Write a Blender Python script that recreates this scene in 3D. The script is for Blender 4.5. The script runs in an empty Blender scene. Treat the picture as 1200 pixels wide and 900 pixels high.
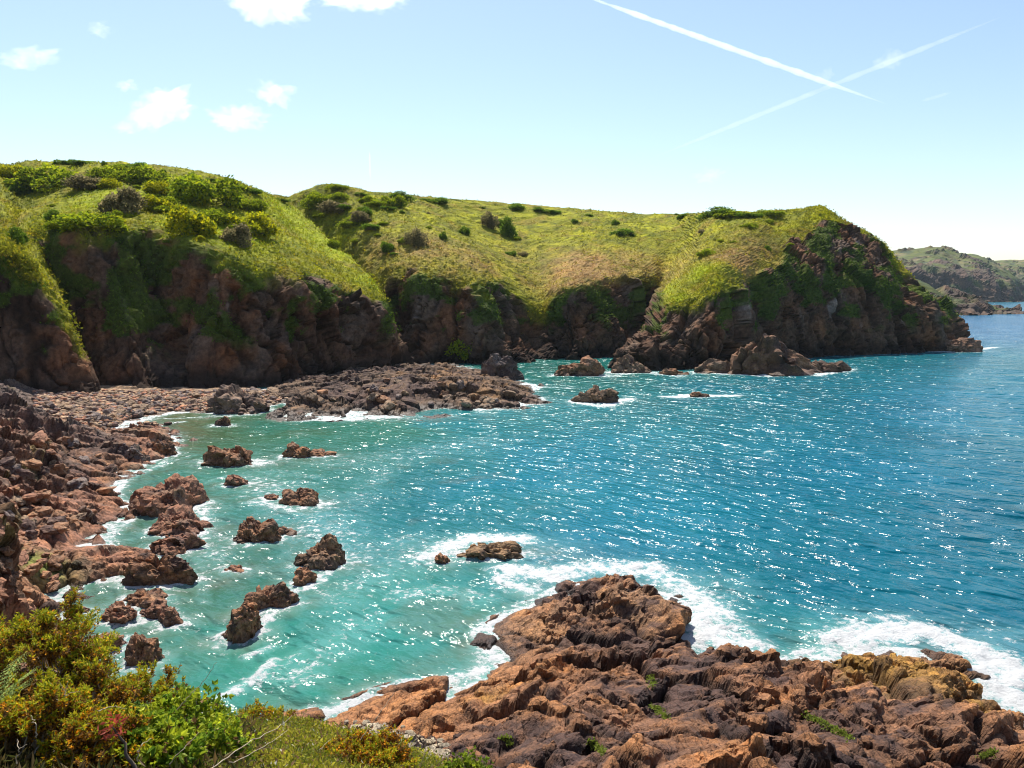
import bpy, math, random
import numpy as np
from mathutils import Vector
from mathutils.bvhtree import BVHTree

random.seed(7)
RNG = np.random.default_rng(11)
C = bpy.context.scene.collection
SC = bpy.context.scene

# ---------------------------------------------------------------- camera, light, exposure
CAM_H = 25.0
FPX = 924.0                                   # focal length in photograph pixels (1200 wide)
PITCH = math.atan(110.0 / FPX)                # horizon sits 110 px above the centre
cam_d = bpy.data.cameras.new('camera')
cam_d.sensor_width = 36.0
cam_d.lens = 36.0 * FPX / 1200.0
cam_d.clip_start = 0.1
cam_d.clip_end = 60000.0
cam = bpy.data.objects.new('camera', cam_d)
C.objects.link(cam)
cam.location = (0, 0, CAM_H)
cam.rotation_euler = (math.pi / 2 - PITCH, 0, 0)
SC.camera = cam

SUN_EL, SUN_AZ = math.radians(61), math.radians(-16)     # azimuth from +Y towards +X
world = bpy.data.worlds.new('World')
SC.world = world
world.use_nodes = True
wn = world.node_tree
sky = wn.nodes.new('ShaderNodeTexSky')
sky.sky_type = 'NISHITA'
sky.sun_disc = False
sky.sun_elevation = SUN_EL
sky.sun_rotation = SUN_AZ
sky.altitude = 20.0
sky.air_density = 1.0
sky.dust_density = 0.7
sky.ozone_density = 1.0
bg = wn.nodes['Background']
bg.inputs['Strength'].default_value = 0.11
wn.links.new(sky.outputs['Color'], bg.inputs['Color'])

sun_d = bpy.data.lights.new('sun', 'SUN')
sun_d.energy = 5.0
sun_d.angle = math.radians(0.5)
sun_d.color = (1.0, 0.94, 0.84)
sun = bpy.data.objects.new('sun', sun_d)
C.objects.link(sun)
sdir = Vector((math.sin(SUN_AZ) * math.cos(SUN_EL), math.cos(SUN_AZ) * math.cos(SUN_EL), math.sin(SUN_EL)))
sun.rotation_euler = (-sdir).to_track_quat('-Z', 'Y').to_euler()
sun.location = (0, 0, 300)

SC.view_settings.view_transform = 'Standard'
SC.view_settings.look = 'None'
SC.view_settings.gamma = 1.0
SC.view_settings.exposure = 0.7
SC.render.engine = 'CYCLES'
SC.cycles.use_denoising = True
SC.cycles.use_adaptive_sampling = False
SC.cycles.filter_width = 1.1
SC.cycles.max_bounces = 6
SC.cycles.volume_bounces = 2

# ---------------------------------------------------------------- projection helpers
cp, sp = math.cos(PITCH), math.sin(PITCH)


def ray(px, py):
    u = (px - 600.0) / FPX
    v = (450.0 - py) / FPX
    return np.array([u, cp + v * sp, -sp + v * cp])


def at_z(px, py, z=0.0):
    d = ray(px, py)
    t = (z - CAM_H) / d[2]
    return np.array([0, 0, CAM_H]) + d * t


def at_y(px, py, y):
    d = ray(px, py)
    return np.array([0, 0, CAM_H]) + d * (y / d[1])


def srgb(r, g, b):
    c = np.array([r, g, b], float) / 255.0
    return np.where(c <= 0.04045, c / 12.92, ((c + 0.055) / 1.055) ** 2.4)


# ---------------------------------------------------------------- numpy noise
def _hash(ix, iy, iz, seed):
    h = (ix.astype(np.uint32) * np.uint32(374761393) + iy.astype(np.uint32) * np.uint32(668265263)
         + iz.astype(np.uint32) * np.uint32(2147483647 - 59) + np.uint32((seed * 974711 + 12345) & 0xffffffff))
    h = (h ^ (h >> np.uint32(13))) * np.uint32(1274126177)
    h = h ^ (h >> np.uint32(16))
    h = h * np.uint32(2246822519)
    return h ^ (h >> np.uint32(15))


def perlin(p, seed=0):
    p = np.asarray(p, np.float32)
    i = np.floor(p).astype(np.int32)
    f = p - i
    w = f * f * f * (f * (f * 6 - 15) + 10)
    out = np.zeros(len(p), np.float32)
    for dx in (0, 1):
        wx = w[:, 0] if dx else 1 - w[:, 0]
        for dy in (0, 1):
            wy = w[:, 1] if dy else 1 - w[:, 1]
            for dz in (0, 1):
                wz = w[:, 2] if dz else 1 - w[:, 2]
                h = _hash(i[:, 0] + dx, i[:, 1] + dy, i[:, 2] + dz, seed)
                gx = (h & np.uint32(1023)).astype(np.float32) / 511.5 - 1
                gy = ((h >> np.uint32(10)) & np.uint32(1023)).astype(np.float32) / 511.5 - 1
                gz = ((h >> np.uint32(20)) & np.uint32(1023)).astype(np.float32) / 511.5 - 1
                out += wx * wy * wz * (gx * (f[:, 0] - dx) + gy * (f[:, 1] - dy) + gz * (f[:, 2] - dz))
    return out * 1.4


def fbm(p, octaves=4, seed=0, gain=0.5, lac=2.03):
    out = np.zeros(len(p), np.float32)
    a, q = 1.0, np.asarray(p, np.float32)
    for o in range(octaves):
        out += a * perlin(q, seed + o * 17)
        q = q * lac + 3.7
        a *= gain
    return out


def ridged(p, octaves=4, seed=0, gain=0.5):
    out = np.zeros(len(p), np.float32)
    a, q = 1.0, np.asarray(p, np.float32)
    for o in range(octaves):
        out += a * (1 - 2 * np.abs(perlin(q, seed + o * 13)))
        q = q * 2.1 + 1.3
        a *= gain
    return out


def facets(p, seed=0, tilt=1.0, level=0.5):
    """blocky fractured rock: every cell is a tilted plane; returns height, distance to the crack, cell random"""
    p = np.asarray(p, np.float32)
    b = np.floor(p - 0.5).astype(np.int32)
    n = len(p)
    f1 = np.full(n, 9.0, np.float32)
    f2 = np.full(n, 9.0, np.float32)
    val = np.zeros(n, np.float32)
    rid = np.zeros(n, np.float32)
    for dx in (0, 1):
        for dy in (0, 1):
            for dz in (0, 1):
                cx, cy, cz = b[:, 0] + dx, b[:, 1] + dy, b[:, 2] + dz
                h = _hash(cx, cy, cz, seed)
                g = _hash(cx, cy, cz, seed + 101)
                jx = (h & np.uint32(1023)).astype(np.float32) / 1023
                jy = ((h >> np.uint32(10)) & np.uint32(1023)).astype(np.float32) / 1023
                jz = ((h >> np.uint32(20)) & np.uint32(1023)).astype(np.float32) / 1023
                ox = p[:, 0] - (cx + 0.15 + 0.7 * jx)
                oy = p[:, 1] - (cy + 0.15 + 0.7 * jy)
                oz = p[:, 2] - (cz + 0.15 + 0.7 * jz)
                d = ox * ox + oy * oy + oz * oz
                tx = (g & np.uint32(1023)).astype(np.float32) / 511.5 - 1
                ty = ((g >> np.uint32(10)) & np.uint32(1023)).astype(np.float32) / 511.5 - 1
                tz = ((g >> np.uint32(20)) & np.uint32(1023)).astype(np.float32) / 511.5 - 1
                v = tilt * (ox * tx + oy * ty + oz * tz) + level * (2 * jx - 1)
                near = d < f1
                f2 = np.where(near, f1, np.minimum(f2, d))
                val = np.where(near, v, val)
                rid = np.where(near, jy, rid)
                f1 = np.where(near, d, f1)
    return val, np.sqrt(f2) - np.sqrt(f1), rid


def sstep(a, b, x):
    t = np.clip((x - a) / (b - a), 0, 1)
    return t * t * (3 - 2 * t)


def lerp(a, b, t):
    return a + (b - a) * t


def mixc(a, b, t):
    return a + (np.asarray(b) - a) * t[:, None]


# ---------------------------------------------------------------- mesh helpers
def build_mesh(name, V, F, mat, col=None, smooth=True):
    V = np.ascontiguousarray(V, np.float32)
    F = np.ascontiguousarray(F, np.int32)
    k = F.shape[1]
    m = bpy.data.meshes.new(name)
    m.vertices.add(len(V))
    m.vertices.foreach_set('co', V.ravel())
    m.loops.add(F.size)
    m.loops.foreach_set('vertex_index', F.ravel())
    m.polygons.add(len(F))
    m.polygons.foreach_set('loop_start', np.arange(0, F.size, k, dtype=np.int32))
    m.polygons.foreach_set('loop_total', np.full(len(F), k, np.int32))
    m.update(calc_edges=True)
    m.validate()
    m.polygons.foreach_set('use_smooth', np.full(len(m.polygons), smooth))
    if col is not None:
        col = np.asarray(col, np.float32)
        if col.shape[1] == 3:
            col = np.hstack([col, np.ones((len(col), 1), np.float32)])
        a = m.attributes.new('col', 'FLOAT_COLOR', 'POINT')
        a.data.foreach_set('color', np.ascontiguousarray(col, np.float32).ravel())
    m.materials.append(mat)
    return m


def link(name, mesh, label=None, cat=None, kind=None, group=None, parent=None, loc=None, rz=0.0):
    o = bpy.data.objects.new(name, mesh)
    C.objects.link(o)
    if label: o['label'] = label
    if cat: o['category'] = cat
    if kind: o['kind'] = kind
    if group: o['group'] = group
    if parent: o.parent = parent
    if loc is not None: o.location = loc
    if rz: o.rotation_euler = (0, 0, rz)
    return o


def grid_faces(nr, nc):
    i = np.arange((nr - 1) * nc).reshape(nr - 1, nc)[:, :-1].ravel()
    return np.stack([i, i + 1, i + nc + 1, i + nc], 1)


def grid_normals(P):
    du = np.gradient(P, axis=1)
    dv = np.gradient(P, axis=0)
    n = np.cross(du, dv)
    n /= np.linalg.norm(n, axis=2, keepdims=True) + 1e-9
    return n


def bvh_of(V, F):
    return BVHTree.FromPolygons(V.tolist(), F.tolist())


# ---------------------------------------------------------------- materials
def new_mat(name):
    m = bpy.data.materials.new(name)
    m.use_nodes = True
    return m, m.node_tree, m.node_tree.nodes['Principled BSDF']


def node(nt, t, **kw):
    n = nt.nodes.new(t)
    for k, v in kw.items():
        setattr(n, k, v)
    return n


def ramp(nt, src, stops):
    r = nt.nodes.new('ShaderNodeValToRGB')
    e = r.color_ramp.elements
    while len(e) < len(stops):
        e.new(0.5)
    for el, (p, c) in zip(e, stops):
        el.position = p
        el.color = (c[0], c[1], c[2], 1) if hasattr(c, '__len__') else (c, c, c, 1)
    nt.links.new(src, r.inputs['Fac'])
    return r


def noise_tex(nt, vec, scale, detail=5, rough=0.6, stretch=None):
    n = nt.nodes.new('ShaderNodeTexNoise')
    n.inputs['Scale'].default_value = scale
    n.inputs['Detail'].default_value = detail
    n.inputs['Roughness'].default_value = rough
    if stretch:
        if len(stretch) > 3:                    # turn first, then squeeze
            mr_ = nt.nodes.new('ShaderNodeMapping')
            mr_.inputs['Rotation'].default_value = (0, 0, stretch[3])
            nt.links.new(vec, mr_.inputs['Vector'])
            vec = mr_.outputs['Vector']
        mp = nt.nodes.new('ShaderNodeMapping')
        mp.inputs['Scale'].default_value = stretch[:3]
        nt.links.new(vec, mp.inputs['Vector'])
        vec = mp.outputs['Vector']
    nt.links.new(vec, n.inputs['Vector'])
    return n


def mul_col(nt, a, b):
    m = nt.nodes.new('ShaderNodeMix')
    m.data_type = 'RGBA'
    m.blend_type = 'MULTIPLY'
    m.inputs['Factor'].default_value = 1.0
    nt.links.new(a, m.inputs['A'])
    nt.links.new(b, m.inputs['B'])
    return m.outputs['Result']


def rock_material(name, fine=3.0, coarse=0.5, bump=0.12, spots=True, joints=0.0, joint_stretch=(1.0, 1.0, 1.0, 0.0), joint_depth=0.1, only_wet=None):
    """vertex colour x mineral mottling; vertex alpha is wetness"""
    m, nt, b = new_mat(name)
    geo = node(nt, 'ShaderNodeNewGeometry')
    at = node(nt, 'ShaderNodeAttribute', attribute_name='col')
    pos = geo.outputs['Position']
    n1 = noise_tex(nt, pos, fine, 8, 0.72)
    n2 = noise_tex(nt, pos, coarse, 5, 0.6)
    r1 = ramp(nt, n1.outputs['Fac'], [(0.30, 0.40), (0.5, 0.85), (0.70, 1.35)])
    r2 = ramp(nt, n2.outputs['Fac'], [(0.3, (0.68, 0.66, 0.70)), (0.5, (1, 1, 1)), (0.7, (1.3, 1.18, 1.0))])
    c = mul_col(nt, at.outputs['Color'], r1.outputs['Color'])
    c = mul_col(nt, c, r2.outputs['Color'])
    if spots:
        n3 = noise_tex(nt, pos, fine * 1.7, 3, 0.5)
        r3 = ramp(nt, n3.outputs['Fac'], [(0.62, 0.0), (0.74, 0.22)])
        mx = node(nt, 'ShaderNodeMix', data_type='RGBA')
        nt.links.new(r3.outputs['Color'], mx.inputs['Factor'])
        nt.links.new(c, mx.inputs['A'])
        mx.inputs['B'].default_value = (0.33, 0.27, 0.21, 1)
        c = mx.outputs['Result']
    height = n1.outputs['Fac']
    if joints:
        wn_ = noise_tex(nt, pos, joints * 0.7, 4, 0.6)
        wv = node(nt, 'ShaderNodeVectorMath', operation='MULTIPLY_ADD')
        wv.inputs[1].default_value = (0.9 / joints,) * 3
        nt.links.new(wn_.outputs['Color'], wv.inputs[0]); nt.links.new(pos, wv.inputs[2])
        mp = node(nt, 'ShaderNodeMapping')
        mp.inputs['Rotation'].default_value = (0.5, 0.25, joint_stretch[3])
        mp.inputs['Scale'].default_value = joint_stretch[:3]
        nt.links.new(wv.outputs['Vector'], mp.inputs['Vector'])
        hs = None
        for sc_, wid in ((joints, 0.055), (joints * 2.7, 0.08)):
            vo = node(nt, 'ShaderNodeTexVoronoi', feature='DISTANCE_TO_EDGE')
            vo.inputs['Scale'].default_value = sc_
            nt.links.new(mp.outputs['Vector'], vo.inputs['Vector'])
            mr = node(nt, 'ShaderNodeMapRange')
            mr.inputs['From Max'].default_value = wid
            nt.links.new(vo.outputs['Distance'], mr.inputs['Value'])
            cr_ = ramp(nt, mr.outputs['Result'], [(0.0, 0.55 if hs is None else 0.78), (1.0, 1.0)])
            c = mul_col(nt, c, cr_.outputs['Color'])
            k_ = node(nt, 'ShaderNodeMath', operation='MULTIPLY_ADD')
            k_.inputs[1].default_value = joint_depth / bump * (1.0 if hs is None else 0.5)
            nt.links.new(mr.outputs['Result'], k_.inputs[0])
            nt.links.new(height if hs is None else hs, k_.inputs[2])
            hs = k_.outputs[0]
        height = hs
    nt.links.new(c, b.inputs['Base Color'])
    rr = node(nt, 'ShaderNodeMapRange')
    rr.inputs['To Min'].default_value = 0.85
    rr.inputs['To Max'].default_value = 0.32
    nt.links.new(at.outputs['Alpha'], rr.inputs['Value'])
    nt.links.new(rr.outputs['Result'], b.inputs['Roughness'])
    b.inputs['Specular IOR Level'].default_value = 0.3
    bp = node(nt, 'ShaderNodeBump')
    bp.inputs['Distance'].default_value = bump
    bp.inputs['Strength'].default_value = 1.0
    nt.links.new(height, bp.inputs['Height'])
    nt.links.new(bp.outputs['Normal'], b.inputs['Normal'])
    return m


def leaf_material(name, transl=0.35, rough=0.55, spec=0.2):
    m, nt, b = new_mat(name)
    at = node(nt, 'ShaderNodeAttribute', attribute_name='col')
    geo = node(nt, 'ShaderNodeNewGeometry')
    n1 = noise_tex(nt, geo.outputs['Position'], 6.0, 3, 0.6)
    r1 = ramp(nt, n1.outputs['Fac'], [(0.3, 0.75), (0.7, 1.25)])
    c = mul_col(nt, at.outputs['Color'], r1.outputs['Color'])
    nt.links.new(c, b.inputs['Base Color'])
    b.inputs['Roughness'].default_value = rough
    b.inputs['Specular IOR Level'].default_value = spec
    tr = node(nt, 'ShaderNodeBsdfTranslucent')
    nt.links.new(c, tr.inputs['Color'])
    mx = node(nt, 'ShaderNodeMixShader')
    mx.inputs['Fac'].default_value = transl
    out = nt.nodes['Material Output']
    nt.links.new(b.outputs['BSDF'], mx.inputs[1])
    nt.links.new(tr.outputs['BSDF'], mx.inputs[2])
    nt.links.new(mx.outputs['Shader'], out.inputs['Surface'])
    return m


M_CLIFF = rock_material('cliff_rock_and_turf', fine=0.9, coarse=0.12, bump=0.45, spots=False)
M_CLIFF.node_tree.nodes['Principled BSDF'].inputs['Specular IOR Level'].default_value = 0.08
M_ROCK = rock_material('shore_rock', fine=3.2, coarse=0.45, bump=0.12, joints=0.7, joint_stretch=(1.0, 1.9, 1.3, 0.6), joint_depth=0.035)
M_ROCK_NEAR = rock_material('fissured_rock', fine=6.0, coarse=0.6, bump=0.10, joints=1.0, joint_stretch=(2.4, 0.8, 1.4, 0.55), joint_depth=0.03)
M_ROCK_FAR = rock_material('far_rock', fine=0.5, coarse=0.05, bump=0.6, spots=False)
M_LEAF = leaf_material('leaf', transl=0.45)
M_LEAF_HILL = leaf_material('hill_leaf', transl=0.5, rough=0.8, spec=0.04)
M_PETAL = leaf_material('petal', transl=0.25, rough=0.6)


def stem_mat():
    m, nt, b = new_mat('woody_stem')
    geo = node(nt, 'ShaderNodeNewGeometry')
    n1 = noise_tex(nt, geo.outputs['Position'], 40.0, 4, 0.6)
    r = ramp(nt, n1.outputs['Fac'], [(0.3, (0.28, 0.20, 0.13)), (0.7, (0.52, 0.43, 0.31))])
    nt.links.new(r.outputs['Color'], b.inputs['Base Color'])
    b.inputs['Roughness'].default_value = 0.8
    return m


M_STEM = stem_mat()


def bark_mat():
    m, nt, b = new_mat('dark_bark')
    geo = node(nt, 'ShaderNodeNewGeometry')
    n1 = noise_tex(nt, geo.outputs['Position'], 8.0, 4, 0.6)
    r = ramp(nt, n1.outputs['Fac'], [(0.3, (0.05, 0.035, 0.025)), (0.7, (0.14, 0.10, 0.07))])
    nt.links.new(r.outputs['Color'], b.inputs['Base Color'])
    b.inputs['Roughness'].default_value = 0.9
    return m


M_BARK = bark_mat()

# ---------------------------------------------------------------- rock colours
RK_BROWN = np.array([0.35, 0.168, 0.084])
RK_ORANGE = np.array([0.47, 0.205, 0.070])
RK_TAN = np.array([0.33, 0.22, 0.14])
RK_DARK = np.array([0.072, 0.040, 0.033])
RK_PINK = np.array([0.37, 0.172, 0.100])
RK_GREY = np.array([0.17, 0.13, 0.115])
RK_WEED = np.array([0.44, 0.235, 0.040])


def strata_coords(P, s, az=0.6, dip=0.9, stretch=3.0):
    """coordinates squeezed across the bedding so that blocks come out as slabs"""
    n = np.array([math.cos(az) * math.sin(dip), math.sin(az) * math.sin(dip), math.cos(dip)])
    a = np.cross(n, [0, 0, 1.0]); a /= np.linalg.norm(a)
    b = np.cross(n, a)
    P = np.asarray(P, np.float32)
    return np.stack([P @ a.astype(np.float32) / s, P @ b.astype(np.float32) / s,
                     P @ n.astype(np.float32) / s * stretch], 1)


def rock_relief(P, size, seed=0, az=0.6, dip=0.9, stretch=1.5, amps=(0.5, 0.17, 0.06)):
    """returns displacement (in units of size), per block random, crack amount"""
    warp = np.stack([fbm(P / (size * 1.3) + 11.1 * k, 3, seed + 40 + k) for k in range(3)], 1) * size * 0.35
    Q = P + warp
    h = np.zeros(len(P), np.float32)
    v1, e1, r1 = facets(strata_coords(Q, size, az, dip, stretch), seed + 1, 0.9, 0.45)
    v2, e2, r2 = facets(strata_coords(Q, size * 0.42, az + 0.15, dip, stretch * 1.15), seed + 2, 0.9, 0.45)
    v3, e3, r3 = facets(strata_coords(Q, size * 0.17, az - 0.1, dip + 0.1, stretch * 1.3), seed + 3, 0.9, 0.45)
    h += amps[0] * v1 + amps[1] * v2 + amps[2] * v3
    crack = np.maximum(1 - e1 / 0.10, 0) * 0.6 + np.maximum(1 - e2 / 0.14, 0) * 0.35
    h -= crack * 0.09
    h += 0.05 * ridged(P / (size * 0.5), 4, seed + 9)
    rnd = 0.45 * r1 + 0.35 * r2 + 0.2 * r3
    return h, rnd, crack


# ---------------------------------------------------------------- main cliff (one continuous loft along the coast)
def col_from(base_py, pts, dy0=0.0):
    """pts: first (px, py) at sea level, then (px, py, metres behind the foot)"""
    px0, py0 = pts[0][:2]
    b = at_z(px0, py0, 0.0)
    y0 = b[1] + dy0
    b = at_y(px0, py0, y0) if dy0 else b
    out = [b]
    ob = pts[2][2]
    for (px, py, off) in pts[1:]:
        out.append(at_y(px, py, b[1] + (off if off <= ob else ob + (off - ob) * 1.55)))
    foot = out[0] + np.array([0, -3.0, 0]); foot[2] = -4.0
    out[0][2] = min(out[0][2], 0.3)
    k1 = out[-1] + np.array([out[-1][0] / out[-1][1] * 45, 45, -1.0])
    k2 = out[-1] + np.array([out[-1][0] / out[-1][1] * 170, 170, -9.0])
    return [foot] + out + [k1, k2]


# rows: foot, sea level, mid cliff, brow, slope, upper slope, skyline, behind, far behind ; last number = rock reaches this row
COLS = [
    ([(-170, 485), (-165, 400, 5), (-160, 300, 12), (-160, 275, 30), (-160, 235, 60), (-160, 180, 100)], 3.0),
    ([(-60, 480), (-60, 400, 5), (-55, 305, 10), (-55, 275, 26), (-55, 240, 55), (-50, 190, 98)], 3.0),
    ([(20, 477), (15, 400, 4), (0, 300, 9), (-5, 280, 14), (-10, 250, 48), (-10, 192, 98)], 2.95),
    ([(88, 472), (70, 400, 2), (40, 320, 5), (22, 295, 9), (10, 255, 46), (15, 194, 98)], 2.7),
    ([(112, 466), (96, 410, 3), (68, 345, 7), (32, 300, 13), (18, 258, 46), (22, 192, 98)], 1.9),
    ([(108, 461), (80, 372, 13), (46, 282, 24), (38, 262, 34), (35, 236, 62), (40, 190, 98)], 3.0),
    ([(160, 461), (145, 370, 10), (100, 272, 18), (110, 246, 34), (125, 220, 58), (105, 190, 92)], 3.0),
    ([(206, 458, 0), (206, 385, 15), (180, 277, 22), (190, 250, 36), (195, 224, 60), (190, 194, 88)], 3.0),
    ([(238, 457), (245, 390, 6), (262, 298, 16), (265, 268, 32), (258, 236, 56), (258, 206, 82)], 3.0),
    ([(330, 451), (332, 400, 6), (340, 326, 14), (326, 290, 29), (306, 252, 52), (296, 220, 76)], 3.0),
    ([(415, 441), (415, 395, 4), (410, 342, 10), (386, 306, 26), (342, 264, 50), (318, 229, 74)], 3.0),
    ([(478, 432), (468, 395, 1), (450, 352, 4), (424, 316, 17), (366, 263, 46), (330, 230, 72)], 2.9),
    ([(464, 429, 0), (458, 390, 24), (440, 343, 30), (412, 314, 42), (362, 268, 64), (334, 233, 86)], 2.9),
    ([(512, 427), (500, 375, 9), (480, 324, 16), (452, 290, 30), (410, 254, 50), (382, 216, 72)], 3.0),
    ([(582, 427), (562, 378, 6), (545, 323, 15), (520, 288, 30), (474, 252, 54), (440, 225, 80)], 2.8),
    ([(620, 424), (606, 385, 14), (588, 335, 21), (572, 302, 38), (530, 262, 64), (512, 232, 96)], 3.0),
    ([(638, 421), (634, 385, 14), (632, 356, 19), (622, 320, 36), (596, 280, 66), (585, 238, 106)], 2.25),
    ([(682, 421), (670, 375, 7), (660, 337, 14), (676, 308, 34), (680, 274, 70), (676, 245, 116)], 3.0),
    ([(736, 418), (738, 370, 9), (742, 327, 17), (748, 306, 34), (752, 276, 68), (750, 251, 110)], 3.0),
    ([(752, 415, 0), (764, 370, 14), (777, 326, 22), (788, 300, 38), (798, 276, 62), (796, 251, 98)], 2.9),
    ([(728, 430), (752, 396, 8), (784, 352, 20), (802, 322, 33), (818, 290, 52), (822, 250, 92)], 2.8),
    ([(790, 433), (798, 392, 7), (814, 350, 17), (826, 320, 28), (842, 288, 48), (862, 249, 86)], 2.75),
    ([(852, 431), (850, 388, 2), (845, 338, 7), (846, 312, 17), (870, 283, 42), (895, 248, 76)], 2.8),
    ([(872, 424), (882, 380, 7), (888, 332, 14), (895, 300, 25), (908, 274, 43), (925, 246, 72)], 3.3),
    ([(930, 419), (932, 370, 6), (936, 322, 13), (934, 290, 23), (942, 264, 36), (950, 243, 52)], 4.6),
    ([(990, 417), (988, 362, 6), (986, 320, 13), (980, 290, 21), (972, 262, 31), (966, 243, 42)], 5.3),
    ([(1058, 415), (1052, 370, 6), (1042, 330, 12), (1026, 302, 20), (1010, 280, 28), (996, 262, 37)], 5.5),
    ([(1095, 413), (1088, 372, 4), (1066, 345, 9), (1048, 314, 17), (1038, 290, 23), (1026, 279, 30)], 4.7),
    ([(1128, 410), (1118, 384, 4), (1104, 358, 10), (1086, 345, 18), (1062, 322, 26), (1048, 306, 34)], 3.9),
    ([(1124, 404, 0), (1114, 386, 36), (1098, 366, 44), (1080, 350, 52), (1060, 328, 60), (1044, 308, 66)], 3.2),
    ([(1075, 390, 0), (1070, 372, 60), (1060, 355, 68), (1050, 345, 76), (1040, 330, 84), (1030, 318, 92)], 3.2),
]


def catmull(A, n):
    """resample axis 0 of A (k, ...) with n steps per span"""
    k = len(A)
    Pm = np.concatenate([2 * A[:1] - A[1:2], A, 2 * A[-1:] - A[-2:-1]], 0)
    out = []
    for i in range(k - 1):
        p0, p1, p2, p3 = Pm[i], Pm[i + 1], Pm[i + 2], Pm[i + 3]
        cnt = n[i]
        for t in np.linspace(0, 1, cnt, endpoint=False):
            c = 0.42
            m1, m2 = c * (p2 - p0), c * (p3 - p1)
            out.append((2 * t**3 - 3 * t**2 + 1) * p1 + (t**3 - 2 * t**2 + t) * m1 + (-2 * t**3 + 3 * t**2) * p2 + (t**3 - t**2) * m2)
    out.append(Pm[-2])
    return np.array(out)


ctrl = np.array([col_from(None, c[0]) for c in COLS])           # (ncol, 9, 3)
ncol = len(COLS)
span_c = []
for i in range(ncol - 1):
    d = abs(COLS[i + 1][0][1][0] - COLS[i][0][1][0])
    span_c.append(int(np.clip(d * 0.42, 12, 44)))
span_r = [4, 34, 40, 34, 34, 34, 8, 4]
A = catmull(ctrl, span_c)                                       # (S, 9, 3)
S = len(A)
B = catmull(A.transpose(1, 0, 2), span_r)                       # (T, S, 3)
T = len(B)
tpar = np.concatenate([np.linspace(i, i + 1, n, endpoint=False) for i, n in enumerate(span_r)] + [[8.0]])
rocktop = catmull(np.array([[c[1]] for c in COLS]), span_c)[:, 0]
N = grid_normals(B)
N *= np.sign(-N[T // 3, S // 2, 1])
P = B.reshape(-1, 3).astype(np.float32)
Nf = N.reshape(-1, 3)
tt = np.repeat(tpar, S)
rt = np.tile(rocktop, T)
big = fbm(P / 22.0, 4, 5)
med = fbm(P / 6.0, 4, 6)
rockf = sstep(0.22, -0.22, tt - rt - 0.24 * big * (1 + 2.8 * (rt > 3.2)) - 0.20 * med)
# cliffs: tall buttresses and clefts, then fractured blocks
Q = P * np.array([1, 1, 0.38], np.float32)
butt = ridged(Q / 17.0, 4, 21)
rel, rnd, crack = rock_relief(P * np.array([1, 1, 0.5], np.float32), 7.0, 31, az=0.25, dip=1.15, stretch=1.7, amps=(0.55, 0.2, 0.07))
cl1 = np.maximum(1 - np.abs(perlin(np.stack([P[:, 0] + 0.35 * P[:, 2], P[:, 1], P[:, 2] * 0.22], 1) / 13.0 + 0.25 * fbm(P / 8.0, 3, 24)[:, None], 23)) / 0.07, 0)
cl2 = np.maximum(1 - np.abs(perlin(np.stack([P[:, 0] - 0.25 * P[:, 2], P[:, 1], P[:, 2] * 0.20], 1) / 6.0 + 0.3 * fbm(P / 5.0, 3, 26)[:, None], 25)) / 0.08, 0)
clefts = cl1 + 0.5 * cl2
low_cave = np.maximum(fbm(P * np.array([1, 1, 0.5], np.float32) / 12.0, 3, 28) - 0.05, 0) * sstep(14, 3, P[:, 2])
PV = P * np.array([1, 1, 0.26], np.float32) + np.stack([0.22 * P[:, 2], 0 * P[:, 2], 0 * P[:, 2]], 1)
PV = PV + np.stack([fbm(P / 9.0, 3, 240 + k_) for k_ in range(3)], 1) * 1.5
sl1, se1, sr1 = facets(PV / 15.0, 241, 1.0, 0.30)
sl2, se2, sr2 = facets(PV / 5.5, 242, 1.0, 0.30)
sl3, se3, sr3 = facets(PV / 2.0, 243, 1.0, 0.45)
ribs = fbm(P * np.array([1, 1, 0.16], np.float32) / 2.6, 3, 244)
slabs = 4.2 * sl1 + 1.0 * sl2 + 0.35 * sl3 + 0.55 * ribs - 0.9 * np.maximum(1 - se1 / 0.05, 0) - 0.45 * np.maximum(1 - se2 / 0.07, 0)
left_slab = 1 - 0.55 * sstep(-40, -70, P[:, 0]) * sstep(215, 195, P[:, 1])
disp = rockf * left_slab * (slabs + 1.6 * (butt - 0.6) + 0.25 * rel - 2.6 * cl1 - 1.0 * cl2 - 7.0 * low_cave)
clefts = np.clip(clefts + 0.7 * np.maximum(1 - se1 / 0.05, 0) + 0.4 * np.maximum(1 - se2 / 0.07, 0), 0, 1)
rnd = 0.25 * rnd + 0.30 * sr2 + 0.20 * sr1 + 0.25 * sr3
hum = fbm(P / 9.0, 4, 51)
tuss = fbm(P / 2.2, 3, 52)
disp += (1 - rockf) * (0.9 * hum + 0.40 * fbm(P / 4.2, 3, 55) + 0.4 * tuss + 0.25 * fbm(P / 0.9, 2, 53))
disp *= np.where(tt < 6.2, 1.0, 0.4)
P2 = P + Nf * disp[:, None]
P2[:, 2] = np.where(tt > 6.05, np.minimum(P2[:, 2], P[:, 2] + 0.3), P2[:, 2])

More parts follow.
